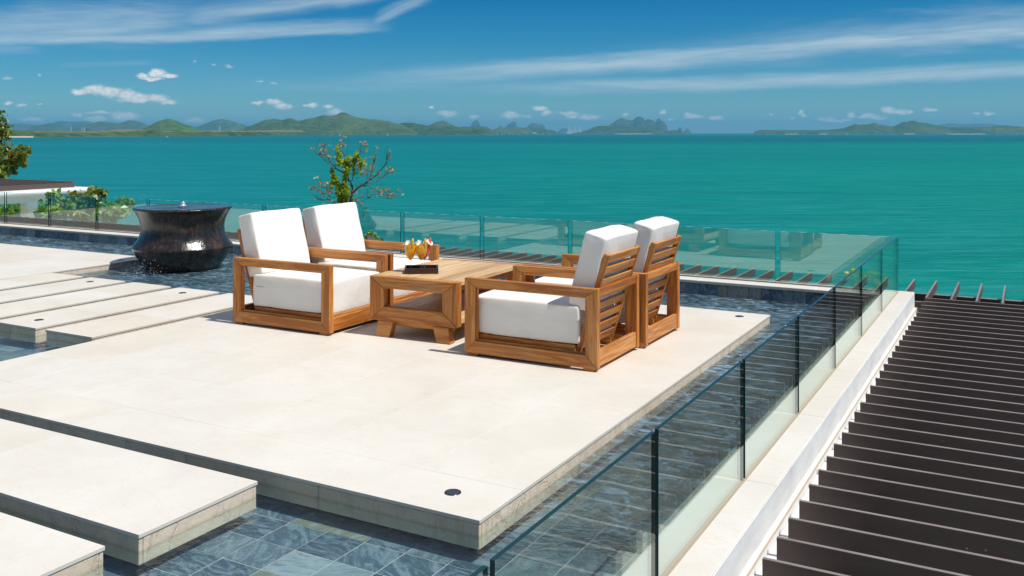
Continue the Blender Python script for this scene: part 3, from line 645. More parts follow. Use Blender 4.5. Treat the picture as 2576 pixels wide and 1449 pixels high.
for k, lb in ((7, 'wide limestone stepping slab along the front edge of the furniture platform'), (8, 'limestone stepping slab in the lower left corner, cut off by the frame')):
    x0, x1, y0, y1 = SLABS[k]; j = [x0, -7.4, -6.0, -4.9, x1] if k == 7 else [x0, -7.0, -5.6, -4.3, x1]
    platform('stepping_slab', x0, x1, y0, y1, [(a, b, y0, y1) for a, b in zip(j, j[1:])], lb, 'stepping slab', 'wide stepping slabs in front of the platform', 1.05)

# recessed deck lights
def deck_light(x, y, label):
    t = empty('deck_light', (x, y, 0), label=label, cat='light', group='round recessed lights in the limestone')
    bm = bmesh.new(); lathe(bm, [(.030, .0015), (.032, .0035), (.040, .0035), (.042, .0005)], 28); link('ring', bm_mesh(bm, 'light_ring'), M['light_steel'], t)
    bm = bmesh.new(); lathe(bm, [(0, .002), (.0305, .0018)], 24); link('lens', bm_mesh(bm, 'light_lens'), M['light_lens'], t)
deck_light(-2.448, 3.828, 'round light set in the front right corner of the furniture platform')
deck_light(-2.406, 8.821, 'round light set in the back right corner of the furniture platform')
deck_light(-8.088, 5.482, 'round light at the near end of a long stepping slab above dark water')
deck_light(-8.081, 7.166, 'round light at the back end of the slab nearest the white armchair')
deck_light(-9.64, 7.18, 'round light at the back end of the second stepping slab from the left')
deck_light(-10.93, 8.62, 'round light near the pot at the corner of the far left platform')

# =================================================================== BALUSTRADES
def glass_me(name, L, h, th, along):
    """upright sheet of glass L long with dark polished edges; along = 'x' or 'y'"""
    bm = bmesh.new()
    a = (-L / 2, L / 2, -th / 2, th / 2) if along == 'x' else (-th / 2, th / 2, -L / 2, L / 2)
    add_box(bm, *a, 0, h); bm.normal_update()
    for f in bm.faces:
        n = f.normal
        if abs(n.z) > .5: f.material_index = 2 if (along == 'x' and n.z > 0) else 1
        else: f.material_index = 0 if abs(n.y if along == 'x' else n.x) > .5 else 1
    return bm_mesh(bm, name)
GM = [M['glass'], M['glass_edge'], M['glass_top']]
GH = .578
rb = empty('glass_balustrade', (GX, 5, CZ), label='frameless glass balustrade along the right side coping beside the dark louvres', cat='balustrade')
gr = glass_me('glass_panel', 1.204 - .036, GH, .015, 'y'); [gr.materials.append(m) for m in GM]
y = 10.472 - 1.204 / 2 - .002
while y > -.4: link('glass_panel', gr, None, rb, (0, y - 5, 0)); y -= 1.204
bb = empty('glass_balustrade', (-8, GY, CZ), label='frameless glass balustrade along the back coping in front of the sea', cat='balustrade')
gb = glass_me('glass_panel', 1.275 - .055, GH, .015, 'x'); [gb.materials.append(m) for m in GM]
x = -1.185 - 1.22 / 2
while x > XL: link('glass_panel', gb, None, bb, (x + 8, 0, 0)); x -= 1.275
bm = bmesh.new(); add_box(bm, CXO - .145 + 0, CXO - .1449, .0, .01, 0, .01); bm.free()
ch = slab_me('base_channel', XL + 8.2, -1.21 + 8, -.014, .014, .0005, .010); link('base_channel', ch, M['sealant'], bb)
ch = slab_me('base_channel', -.012, .012, -4.6, 5.46, .0005, .006); link('base_channel', ch, M['sealant'], rb)

# =================================================================== LOUVRES
SZ, SH, ST, SP = .043, .098, .020, .2247
lou = empty('louvre_roof', (-.93, 7, SZ - SH), label='dark bronze louvre roof of crosswise slats right of the glass balustrade', cat='pergola')
sl = box_me('slat', 3.4, ST, SH, .0015); sl.materials.append(M['bronze'])
y = 3.990 - SP * 12; ks = 0
while y < 10.70:
    link('slat', sl, None, lou, (1.7 + random.uniform(-.003, .003), y - 7, SH / 2)); y += SP; ks += 1
ylast = y - SP
for x in (-.70, .55, 1.9):
    link('joist', slab_me('joist', x - .03 + .93, x + .03 + .93, -5.9, ylast - 7 + .05, -.16, -.001), M['bronze'], lou)
brk = box_me('bracket', .05, .012, .045, .001); brk.materials.append(M['bronze'])
for k in range(ks):
    link('bracket', brk, None, lou, (.23 + .055, 3.990 - SP * 12 + k * SP - 7 + .012 + .006, .02))
fin = empty('louvre_roof', (-8, 11.1, SZ - SH), label='dark bronze louvre roof of fins pointing at the sea behind the back balustrade', cat='pergola')
FP = .2335
fb = box_me('slat', ST, 1.03, SH, .0015); fb.materials.append(M['bronze'])
x = -.224 + FP * 14
while x > XL:
    if x > -.95: link('slat', slab_me('slat', -ST / 2, ST / 2, ylast + .045 - 11.1, 11.80 - 11.1, 0, SH, .0015), M['bronze'], fin, (x + 8, 0, 0))
    else: link('slat', fb, None, fin, (x + 8, 11.80 - 1.03 / 2 - 11.1, SH / 2))
    x -= FP
link('beam', slab_me('beam', XL + 8, 3.1 + 8, .27, .33, -.19, -.001, .002), M['bronze'], fin)
link('beam', slab_me('beam', XL + 8, -.94 + 8, -.28, -.235, -.15, -.001, .002), M['bronze'], fin)
bolt = bmesh.new(); bmesh.ops.create_uvsphere(bolt, u_segments=8, v_segments=6, radius=.008); bolt = bm_mesh(bolt, 'bolt', True); bolt.materials.append(M['white_paint'])
x = -.224
while x > -5: link('bolt', bolt, None, fin, (x + 8 - .035, .266, -.02)); x -= FP

# =================================================================== ARMCHAIRS (built facing +x)
def prism_me(name, poly, th, bev=.003):
    """polygon in the local xy plane extruded to thickness th about z = 0"""
    bm = bmesh.new(); lo = [bm.verts.new((x, y, -th / 2)) for x, y in poly]; hi = [bm.verts.new((x, y, th / 2)) for x, y in poly]; k = len(poly)
    bm.faces.new(lo[::-1]); bm.faces.new(hi)
    for i in range(k): bm.faces.new((lo[i], lo[(i + 1) % k], hi[(i + 1) % k], hi[i]))
    if bev: bmesh.ops.bevel(bm, geom=bm.edges[:], offset=bev, segments=1, affect='EDGES')
    return bm_mesh(bm, name)
def trap(L, w_, a, b): return [(-L / 2, 0), (L / 2, 0), (L / 2 - b, w_), (-L / 2 + a, w_)]
def cushion_me(name, sx, sy, sz, bev, seed, crown=.012, wr=.004, sub=2):
    bm = bmesh.new(); add_box(bm, -sx / 2, sx / 2, -sy / 2, sy / 2, -sz / 2, sz / 2)
    bmesh.ops.bevel(bm, geom=bm.edges[:], offset=bev, segments=4, affect='EDGES', profile=.6)
    bmesh.ops.subdivide_edges(bm, edges=[e for e in bm.edges if e.calc_length() > bev * 1.4], cuts=9, use_grid_fill=True)
    bm.normal_update()
    for v in bm.verts:
        fx, fy, fz = 2 * v.co.x / sx, 2 * v.co.y / sy, 2 * v.co.z / sz
        n = v.normal.copy(); puff = crown * max(0, 1 - abs(fx) ** 2.2 * (abs(n.x) < .7)) * max(0, 1 - abs(fy) ** 2.2 * (abs(n.y) < .7)) * max(0, 1 - abs(fz) ** 2.2 * (abs(n.z) < .7))
        q = Vector((v.co.x * 5 + seed * 3.1, v.co.y * 5, v.co.z * 5 + seed))
        v.co += n * (puff + wr * mnoise.fractal(q, 1, 2, 3))
    return bm_mesh(bm, name, True)
CL, CW, FT = 1.14, .84, .055
def board(name, sx, sy, sz, parent, loc, rot=(0, 0, 0), m='teak', bev=.004):
    return link(name, box_me(name, sx, sy, sz, bev), M[m], parent, loc, rot)
def make_chair(seed):
    t = empty('armchair', (0, 0, 0))
    z0, z1, pw, rh, bh = .020, .607, .095, .064, .098
    for s in (-1, 1):
        yy = s * (CW / 2 - FT / 2)
        o = link('arm_rest', prism_me('arm_rest', trap(CL, rh, pw, pw), FT), M['teak'], t, (0, yy, z1), (R(-90), 0, 0)); 
        o = link('bottom_rail', prism_me('bottom_rail', trap(CL, bh, pw, pw), FT), M['teak'], t, (0, yy, z0), (R(90), 0, 0))
        H_ = z1 - z0; zc = (z0 + z1) / 2
        tr_f = [(-H_ / 2, 0), (H_ / 2, 0), (H_ / 2 - rh, pw), (-H_ / 2 + bh, pw)]
        # posts: local x runs up, local y runs inward
        mf = Matrix(((0, -1, 0), (0, 0, 1), (1, 0, 0)))  # x->z? built below from columns
        f = link('post', prism_me('post', tr_f, FT), M['teak'], t)
        f.matrix_local = Matrix.Translation((CL / 2, yy, zc)) @ Matrix(((0, -1, 0, 0), (0, 0, -1, 0), (1, 0, 0, 0), (0, 0, 0, 1)))
        b = link('post', prism_me('post', tr_f, FT), M['teak'], t)
        b.matrix_local = Matrix.Translation((-CL / 2, yy, zc)) @ Matrix(((0, 1, 0, 0), (0, 0, 1, 0), (1, 0, 0, 0), (0, 0, 0, 1)))
        # thin rebate strip inside the rectangle
        for (lx, ly, lz, sx_, sz_) in ((0, 0, z1 - rh - .006, CL - 2 * pw - .004, .010), (0, 0, z0 + bh + .006, CL - 2 * pw - .004, .010)):
            board('rebate', sx_, .026, sz_, t, (lx, yy - s * .004, lz), bev=.001)
        for e in (-1, 1):
            board('rebate', z1 - z0 - rh - bh - .026, .026, .010, t, (e * (CL / 2 - pw - .006), yy - s * .004, (z0 + bh + z1 - rh) / 2), (0, R(90), 0), bev=.001)
            board('foot', .085, FT - .01, .020, t, (e * (CL / 2 - .075), yy, .010), bev=.002)
        # seat bearer boards beside the cushion
        board('bearer', .86, .022, .062, t, (.075, s * (CW / 2 - FT - .034), .128)); board('bearer', .86, .022, .044, t, (.075, s * (CW / 2 - FT - .013), .072))
    wi = CW - 2 * FT - .002
    board('front_rail', wi, .034, .118, t, (CL / 2 - .030, 0, .030 + .059), (0, 0, R(90))); board('front_ledge', wi, .05, .026, t, (CL / 2 - .052, 0, .1625), (0, 0, R(90)))
    board('rear_rail', wi, .034, .120, t, (-CL / 2 + .024, 0, .030 + .06), (0, 0, R(90))); board('top_rail', wi, .040, .062, t, (-CL / 2 + .026, 0, .572), (0, 0, R(90)))
    for k in range(7): board('seat_slat', wi - .08, .085, .016, t, (-.26 + k * .118, 0, .160), (0, 0, R(90)))
    # leaning slatted back
    lean = math.atan2(.24, .755); top = Vector((-.622, .845)); bot = Vector((-.385, .095)); L_ = (top - bot).length; mid = (top + bot) / 2
    ang = math.atan2(top.y - bot.y, top.x - bot.x)          # in the xz plane
    up = (top - bot).normalized(); nrm = Vector((up.y, -up.x))   # points forward
    for s in (-1, 1): board('back_stile', L_, .030, .044, t, (mid.x + nrm.x * .022, s * .308, mid.y + nrm.y * .022), (0, -ang, 0))
    for k in range(8):
        p = top - up * (.034 + k * .098) + nrm * .014
        o = link('back_slat', box_me('back_slat', .584, .064, .020, .004), M['teak'], t)
        xax = Vector((0, 1, 0)); yax = Vector((up.x, 0, up.y)); zax = xax.cross(yax)
        o.matrix_local = Matrix.Translation((p.x, 0, p.y)) @ Matrix((xax, yax, zax)).transposed().to_4x4()
    # cushions
    sc = link('seat_cushion', cushion_me('seat_cushion', .925, .70, .288, .028, seed, .008), M['fabric'], t, (.075, 0, .314))
    link('zip', box_me('zip', .085, .006, .004, .001), M['zip'], sc, (-.37, -.3535, .035))
    bc = link('back_cushion', cushion_me('back_cushion', .57, .66, .176, .024, seed + 5, .010, .008), M['fabric'], t)
    cdir = Vector((-.265, 1)).normalized(); cn = Vector((cdir.y, -cdir.x)); c0 = Vector((-.372, .445)) + cdir * .28
    c0 = c0 + cn * 0.0
    xax = Vector((cdir.x, 0, cdir.y)); yax = Vector((0, 1, 0)); zax = xax.cross(yax)
    bc.matrix_local = Matrix.Translation((c0.x, 0, c0.y)) @ Matrix((xax, yax, zax)).transposed().to_4x4()
    return t
grp = 'teak armchairs round the low table'
specs = [(-5.822, 6.25 + CW / 2, 0, 'teak armchair with white cushions, front one of the pair facing right beside the stepping slabs'),
         (-5.825, 7.125 + CW / 2, 0, 'teak armchair with white cushions, behind the tray of drinks, farther of the pair facing right'),
         (-3.318, 6.25 + CW / 2, math.pi, 'teak armchair seen from behind its slatted back, nearest the camera at right of the table'),
         (-3.275, 7.125 + CW / 2, math.pi, 'teak armchair with slatted back turned to us, farther one of the right pair')]
proto = make_chair(1)
chairs = [proto] + [copy_tree(proto) for _ in range(3)]
for o, (x, y, rz, lb) in zip(chairs, specs):
    o.location = (x, y, 0); o.rotation_euler = (0, 0, rz); tag(o, label=lb, cat='armchair', group=grp)
# the right-hand chairs show a seam on the side that faces us too
for o in chairs[2:]:
    for c in o.children:
        if c.name.startswith('seat_cushion'):
            for z in list(c.children): bpy.data.objects.remove(z)
            link('seam', box_me('seam', .24, .003, .004), M['seam'], c, (-.34, .3505, .03)); link('seam', box_me('seam', .003, .003, .235), M['seam'], c, (-.215, .3512, .0))

# =================================================================== COFFEE TABLE
TW, TL, TZ = .875, 1.235, .518
tb = empty('coffee_table', (-4.565, 7.085, 0), R(2.2), label='low teak coffee table with open box frame and pale plank top between the chairs', cat='table')
zb = .140; hh = TZ - zb; ft_, rw, pw_ = .075, .100, .145
for s in (-1, 1):
    yy = s * (TL / 2 - ft_ / 2)
    link('frame_rail', prism_me('frame_rail', trap(TW, rw, pw_, pw_), ft_, .006), M['teak_mid' if 'teak_mid' in M else 'teak'], tb, (0, yy, TZ - .001), (R(-90), 0, 0))
    link('frame_rail', prism_me('frame_rail', trap(TW, .120, pw_, pw_), ft_, .006), M['teak'], tb, (0, yy, zb), (R(90), 0, 0))
    pf = [(-hh / 2, 0), (hh / 2, 0), (hh / 2 - rw, pw_), (-hh / 2 + .12, pw_)]
    a = link('frame_post', prism_me('frame_post', pf, ft_, .006), M['teak'], tb); a.matrix_local = Matrix.Translation((TW / 2, yy, (TZ + zb) / 2)) @ Matrix(((0, -1, 0, 0), (0, 0, -1, 0), (1, 0, 0, 0), (0, 0, 0, 1)))
    a = link('frame_post', prism_me('frame_post', pf, ft_, .006), M['teak'], tb); a.matrix_local = Matrix.Translation((-TW / 2, yy, (TZ + zb) / 2)) @ Matrix(((0, 1, 0, 0), (0, 0, 1, 0), (1, 0, 0, 0), (0, 0, 0, 1)))
    board('apron', TW - .16, .04, .045, tb, (0, s * (TL / 2 - .085), .117))
    for e in (-1, 1):
        lg = bmesh.new(); xx = e * .275; w0, w1 = .066, .078
        vs = [lg.verts.new(p) for p in ((xx - w0 + e * .03, yy - .04, 0), (xx + w0 + e * .03, yy - .04, 0), (xx + w0 + e * .03, yy + .04, 0), (xx - w0 + e * .03, yy + .04, 0), (xx - w1, yy - .036, zb - .001), (xx + w1, yy - .036, zb - .001), (xx + w1, yy + .036, zb - .001), (xx - w1, yy + .036, zb - .001))]
        for q in ((3, 2, 1, 0), (4, 5, 6, 7), (0, 1, 5, 4), (1, 2, 6, 5), (2, 3, 7, 6), (3, 0, 4, 7)): lg.faces.new([vs[i] for i in q])
        bmesh.ops.bevel(lg, geom=lg.edges[:], offset=.004, segments=1, affect='EDGES'); link('leg', bm_mesh(lg, 'leg'), M['teak'], tb)
nP = 7; pwid = (TW - .002) / nP
for k in range(nP):
    xx = -TW / 2 + pwid * (k + .5) + .001
    board('top_plank', TL - 2 * ft_ - .003, pwid - .0012, .034, tb, (xx, 0, TZ - .017 + random.uniform(-.0004, .0004)), (0, 0, R(90)), 'teak_pale', .0015)
    board('shelf_plank', TL - 2 * ft_ - .003, pwid - .0015, .045, tb, (xx * .985, 0, zb + .045), (0, 0, R(90)), 'teak_pale', .002)
for s in (-1, 1):
    board('side_rail', TL - 2 * ft_ - .003, .03, .05, tb, (s * (TW / 2 - .06), 0, TZ - .062), (0, 0, R(90))); board('under_rail', TL - 2 * ft_ - .003, .03, .040, tb, (s * (TW / 2 - .07), 0, zb - .002), (0, 0, R(90)))

# tray and drinks
TT = TZ + .001
tr_o = empty('serving_tray', (-4.690, 6.822, TT), R(34), label='small dark brown lacquered tray holding the cocktails on the coffee table', cat='tray')
tx, ty, tz = .295, .235, .048
link('base', box_me('tray_base', tx - .03, ty - .03, .010, .002), M['tray_lacquer'], tr_o, (0, 0, .006))
for s in (-1, 1):
    link('rim', box_me('tray_rim', tx, .015, tz, .004, 2), M['tray_lacquer'], tr_o, (0, s * (ty / 2 - .0075), tz / 2)); link('rim', box_me('tray_rim', .015, ty - .031, tz, .004, 2), M['tray_lacquer'], tr_o, (s * (tx / 2 - .0075), 0, tz / 2))
def petals(bm, c, n, r, tilt, axis, seed):
    rnd = random.Random(seed); ax = Vector(axis).normalized(); e1 = ax.orthogonal().normalized(); e2 = ax.cross(e1)
    for k in range(n):
        a = 2 * math.pi * k / n + rnd.uniform(-.2, .2); d = (e1 * math.cos(a) + e2 * math.sin(a)); sd = ax.cross(d); tip = d * r + ax * (r * tilt)
        rows = []
        for f, wd in ((0.08, .12), (.35, .42), (.7, .5), (.92, .3), (1.0, .08)):
            p = Vector(c) + d * (r * f) + ax * (r * tilt * f * f); rows.append([bm.verts.new(p - sd * (wd * r) + ax * (.12 * r * wd)), bm.verts.new(p), bm.verts.new(p + sd * (wd * r) + ax * (.12 * r * wd))])
        for p_, q_ in zip(rows, rows[1:]):
            for j in (0, 1): f_ = bm.faces.new((p_[j], p_[j + 1], q_[j + 1], q_[j])); f_.smooth = True
def drink(x, y, juice, fruit, label, fl_dir, fr_dir, seed, h=1.0):
    g = empty('cocktail', (x, y, TT + .0112), label=label, cat='cocktail', group='cocktails on the tray'); g.scale = (1.14, 1.14, 1.16)
    bm = bmesh.new(); lathe(bm, [(0, .002), (.030, .0012), (.031, .003), (.012, .008), (.0042, .016), (.0038, .060), (.0050, .075), (.012, .084), (.027, .104), (.040, .132), (.0455, .158), (.0445, .182), (.0415, .197)], 32)
    link('glass', bm_mesh(bm, 'glass'), M['cup'], g)
    bm = bmesh.new(); lathe(bm, [(0, .0795), (.0085, .0828), (.012, .0855), (.0262, .1042), (.0392, .132), (.0447, .158), (.0440, .181), (.0437, .186), (0, .1865)], 32); link('juice', bm_mesh(bm, 'juice'), M[juice], g)
    fd = Vector((*fl_dir, 0)).normalized()
    bm = bmesh.new(); petals(bm, fd * .040 + Vector((0, 0, .203)), 5, .031, .35, (fd.x, fd.y - .2, .9), seed); petals(bm, fd * .018 + Vector((0, 0, .206)), 5, .026, .3, (fd.x * .2, -.8, .8), seed + 1)
    f = link('flower', bm_mesh(bm, 'flower'), M['petal'], g)
    bm = bmesh.new(); bmesh.ops.create_icosphere(bm, subdivisions=1, radius=.006); link('heart', bm_mesh(bm, 'heart', True), M['petal_heart'], f, tuple(fd * .040 + Vector((0, 0, .207))))
    r = Vector((*fr_dir, 0)).normalized()
    bm = bmesh.new(); k = 9; sd = Vector((-r.y, r.x, 0)) * .006; pts = []
    for i in range(k + 1):
        a = math.pi * i / k; p = r * (.034 + .013 * math.sin(a)) + Vector((0, 0, .205 - .042 * math.cos(a))) + r * .012 * (i / k)
        q = r * (.034 - .008 * math.sin(a)) + Vector((0, 0, .205 - .042 * math.cos(a))) + r * .012 * (i / k); pts.append([bm.verts.new(v) for v in (p - sd, p + sd, q + sd, q - sd)])
    for a_, b_ in zip(pts, pts[1:]):
        for j in range(4): bm.faces.new((a_[j], a_[(j + 1) % 4], b_[(j + 1) % 4], b_[j]))
    bm.faces.new(pts[0][::-1]); bm.faces.new(pts[-1]); link('fruit_slice', bm_mesh(bm, 'fruit_slice', True), M[fruit], g)
drink(-4.792, 6.797, 'orange_juice', 'mango', 'orange cocktail at the left end of the tray with white flower and mango slice', (-.9, -.3), (.8, -.5), 3)
drink(-4.703, 6.838, 'orange_juice', 'melon' if False else 'mango', 'orange cocktail nearest the middle of the tray, just in front of the red one', (-.9, .1), (.75, -.2), 9)
drink(-4.712, 6.900, 'red_juice', 'melon', 'red cocktail half hidden behind an orange one on the tray', (.9, .2), (.2, .1), 15)

# =================================================================== FOUNTAIN POT
cp = wpt(460.5, 12.62, 0)
pl = empty('plinth', (cp.x, cp.y, FZ), label='square slate plinth just under the water below the fountain pot', cat='plinth')
link('block', slab_me('block', -.80, .80, -.76, .84, -.01, .070, .004), M['slate'], pl)
pt = empty('fountain_pot', (cp.x, cp.y, FZ + .0705), label='big glossy black and brown glazed pot brimming with water, standing in the pool', cat='fountain pot')
z_ = FZ + .0705
prof = [(0, 0), (.40, 0), (.43, .012), (.468, .06), (.520, .125), (.572, .195), (.615, .265), (.640, .318), (.652, .345), (.648, .358), (.625, .385), (.592, .430), (.562, .480), (.543, .535), (.536, .590), (.540, .650), (.553, .710), (.573, .765), (.598, .812), (.622, .842), (.634, .852), (.641, .862), (.636, .874), (.612, .879), (.585, .874), (.560, .868)]
bm = bmesh.new(); lathe(bm, prof, 96)
for v in bm.verts:
    q = v.co.copy(); rr = math.hypot(q.x, q.y)
    if rr > .01:
        k = 1 + .006 * mnoise.fractal(Vector((q.x * 4, q.y * 4, q.z * 5)), 1, 2, 3); v.co.x *= k; v.co.y *= k
body = link('body', bm_mesh(bm, 'body', True), M['pot'], pt)
bm = bmesh.new(); lathe(bm, [(.618, .8805), (.585, .8825), (.45, .8835), (.3, .884), (.16, .8835), (.08, .885), (.04, .890), (0, .892)], 96); link('water', bm_mesh(bm, 'pot_water', True), M['pot_water'], pt)
bm = bmesh.new(); lathe(bm, [(0, .955), (.010, .952), (.019, .940), (.026, .922), (.034, .902), (.046, .890)], 20)
for v in bm.verts: v.co += Vector((mnoise.noise(v.co * 60), mnoise.noise(v.co * 60 + Vector((3, 1, 2))), 0)) * .006
link('water_jet', bm_mesh(bm, 'water_jet', True), M['splash'], pt)
bm = bmesh.new(); rnd = random.Random(5)
def drop(p, r):
    mtx = Matrix.Translation(p); bmesh.ops.create_icosphere(bm, subdivisions=1, radius=r, matrix=mtx)
camdir = math.atan2(-cp.y, -cp.x)
for _ in range(170):
    a = camdir - .95 + rnd.gauss(0, .22); rr = .56 + abs(rnd.gauss(0, .20)); z = abs(rnd.gauss(0, .055)) * (1.2 if rr < .8 else .6); drop(Vector((cp.x + rr * math.cos(a), cp.y + rr * math.sin(a), WZ + .004 + z)), rnd.uniform(.0025, .0075))
for _ in range(16):
    a = camdir - .55 + rnd.gauss(0, .2); zz = rnd.uniform(.02, .20); drop(Vector((cp.x + .66 * math.cos(a), cp.y + .66 * math.sin(a), WZ + zz)), rnd.uniform(.003, .006))
for _ in range(10):
    a = camdir + 1.5 + rnd.gauss(0, .05); drop(Vector((cp.x + .655 * math.cos(a), cp.y + .655 * math.sin(a), WZ + rnd.uniform(.02, .26))), rnd.uniform(.003, .006))
link('water_splash', bm_mesh(bm, 'water_splash', True), M['splash'], kind='stuff')

# =================================================================== PLANTS
def leaves(bm, c, n, spread, size, rnd, flatten=.8, droop=0.0):
    for _ in range(n):
        while True:
            q = Vector((rnd.uniform(-1, 1), rnd.uniform(-1, 1), rnd.uniform(-1, 1)))
            if q.length < 1: break
        p = Vector(c) + Vector((q.x * spread, q.y * spread, q.z * spread * flatten - droop * abs(rnd.gauss(0, 1))))
        s = size * rnd.uniform(.55, 1.25); d = Vector((rnd.gauss(0, 1), rnd.gauss(0, 1), rnd.gauss(-.25, .7))).normalized(); sd = d.orthogonal().normalized()
        sd = (Matrix.Rotation(rnd.uniform(0, 6.28), 3, d) @ sd) * (s * .42); up = sd.cross(d).normalized() * s * .12
        vs = [bm.verts.new(v) for v in (p - d * s * .5, p + sd + up, p + d * s * .62, p - sd + up)]
        bm.faces.new(vs)
def bushy(name, base, crown_pts, leaf, size, per, label, cat, trunk_r, seed, group=None, spread=.45):
    """crown_pts: (x, y, z, radius) clumps in world space; limbs run from the base to every clump"""
    rnd = random.Random(seed); t = empty(name, base, label=label, cat=cat, group=group); b0 = Vector(base)
    bm = bmesh.new(); cz = sum(c[2] for c in crown_pts) / len(crown_pts); fork = Vector((0, 0, max(.3, (min(c[2] for c in crown_pts) - b0.z) * .6)))
    add_tube(bm, [(0, 0, -.3), fork * .5 + Vector((rnd.uniform(-.1, .1), rnd.uniform(-.1, .1), 0)), fork], [trunk_r * 1.2, trunk_r, trunk_r * .8], 7)
    for c in crown_pts:
        e = Vector(c[:3]) - b0; mid = fork.lerp(e, .5) + Vector((rnd.uniform(-.2, .2), rnd.uniform(-.2, .2), rnd.uniform(0, .25))) * c[3]
        add_tube(bm, [fork * rnd.uniform(.75, 1), mid, e], [trunk_r * .5, trunk_r * .28, trunk_r * .08], 5)
        for _ in range(3):
            q = e + Vector((rnd.gauss(0, 1), rnd.gauss(0, 1), rnd.gauss(0, .8))) * c[3] * .6; add_tube(bm, [mid.lerp(e, .6), q], [trunk_r * .12, trunk_r * .03], 4)
    link('trunk', bm_mesh(bm, 'trunk'), M['bark'], t)
    bm = bmesh.new()
    for c in crown_pts:
        e = Vector(c[:3]) - b0; k = max(4, int(per * c[3] ** 1.6))
        for _ in range(k):
            q = Vector((rnd.gauss(0, 1), rnd.gauss(0, 1), rnd.gauss(0, 1))).normalized() * c[3] * rnd.uniform(.35, 1.0) ** .6
            q.z *= .8; leaves(bm, e + q, rnd.randint(9, 16), max(c[3] * .30, size * 1.3), size, rnd)
    link('crown', bm_mesh(bm, 'crown'), M[leaf], t)
    return t
def gz(x, y):
    z = -4.0 - max(0, y - 13.0) * .47
    return z
# tall tree at the left edge
dpt = 56.0; P_ = lambda u, v, d, dd=0: tuple(wpt(u, d + dd, EYE + (HY - v) / F_PX * d))
rnd = random.Random(11); cl = []
for (u, v, r) in [(-6, 300, 20), (8, 318, 12), (-20, 330, 24), (6, 345, 10), (14, 372, 13), (36, 382, 16), (52, 385, 12), (62, 378, 8), (40, 402, 16), (20, 405, 18), (-12, 385, 26), (52, 402, 10), (-4, 425, 20), (24, 424, 12), (-20, 440, 22), (6, 450, 14), (-40, 360, 30), (-42, 410, 30)]:
    cl.append((*P_(u, v, dpt, rnd.uniform(-1.2, 1.2))[:2], P_(u, v, dpt)[2], r / F_PX * dpt))
b = P_(-30, 560, dpt); bushy('broadleaf_tree', (b[0], b[1], b[2] - 1), cl, 'leaf_olive', .30, 26, 'tall broadleaf tree with olive and rusty leaves at the left edge of the frame', 'tree', .22, 21)
# shrubs behind the balustrade at left
def shrub(label, blobs, d, leaf, size, seed, per=30, base_v=585, name='shrub'):
    rnd = random.Random(seed); cl = []
    for (u, v, r) in blobs: q = P_(u, v, d, rnd.uniform(-.5, .5)); cl.append((q[0], q[1], P_(u, v, d)[2], r / F_PX * d))
    ub = sum(x[0] for x in blobs) / len(blobs); b = P_(ub, base_v, d); bushy(name, b, cl, leaf, size, per, label, 'shrub', .09, seed, 'shrubs below the back balustrade')
shrub('dense green shrub with yellow tips left of the fountain pot', [(185, 512, 20), (205, 500, 20), (225, 515, 22), (178, 532, 20), (205, 535, 24), (235, 530, 18), (190, 492, 14), (172, 520, 14), (215, 545, 20), (247, 520, 10), (243, 492, 9), (250, 487, 6), (236, 487, 8), (230, 498, 8)], 24, 'leaf_olive', .16, 31, 60)
shrub('bright green sprawling shrub reaching right towards the fountain pot', [(255, 535, 14), (275, 528, 13), (290, 522, 12), (305, 518, 9), (318, 515, 7), (262, 520, 8), (300, 528, 8), (270, 545, 14), (285, 538, 9)], 22, 'leaf_green', .15, 32, 60)
shrub('round green shrub beside the white pillar of the neighbouring pavilion', [(132, 500, 16), (145, 512, 16), (120, 520, 16), (135, 532, 20), (155, 528, 14), (112, 536, 14), (150, 545, 14)], 30, 'leaf_green', .17, 33, 55)
shrub('dark green hedge under the roof of the neighbouring pavilion', [(-10, 530, 22), (15, 524, 18), (40, 520, 18), (58, 528, 18), (30, 540, 20), (5, 545, 20), (62, 545, 14)], 51, 'leaf_green', .27, 34, 26)
shrub('small leafy plant past the corner post of the glass balustrade', [(2152, 704, 9), (2160, 694, 6), (2145, 698, 6), (2150, 714, 7)], 14.6, 'leaf_lime', .085, 35, 300, 760)
shrub('small leafy plant nearest the dark fins at the far corner', [(2188, 702, 7), (2205, 704, 9), (2212, 710, 7), (2196, 712, 7), (2222, 716, 5)], 14.9, 'leaf_lime', .085, 36, 300, 760)
shrub('small green plant low behind the glass beside the armchair cushion', [(928, 598, 8), (922, 604, 7), (936, 604, 6)], 16.5, 'leaf_green', .10, 37, 200, 640)
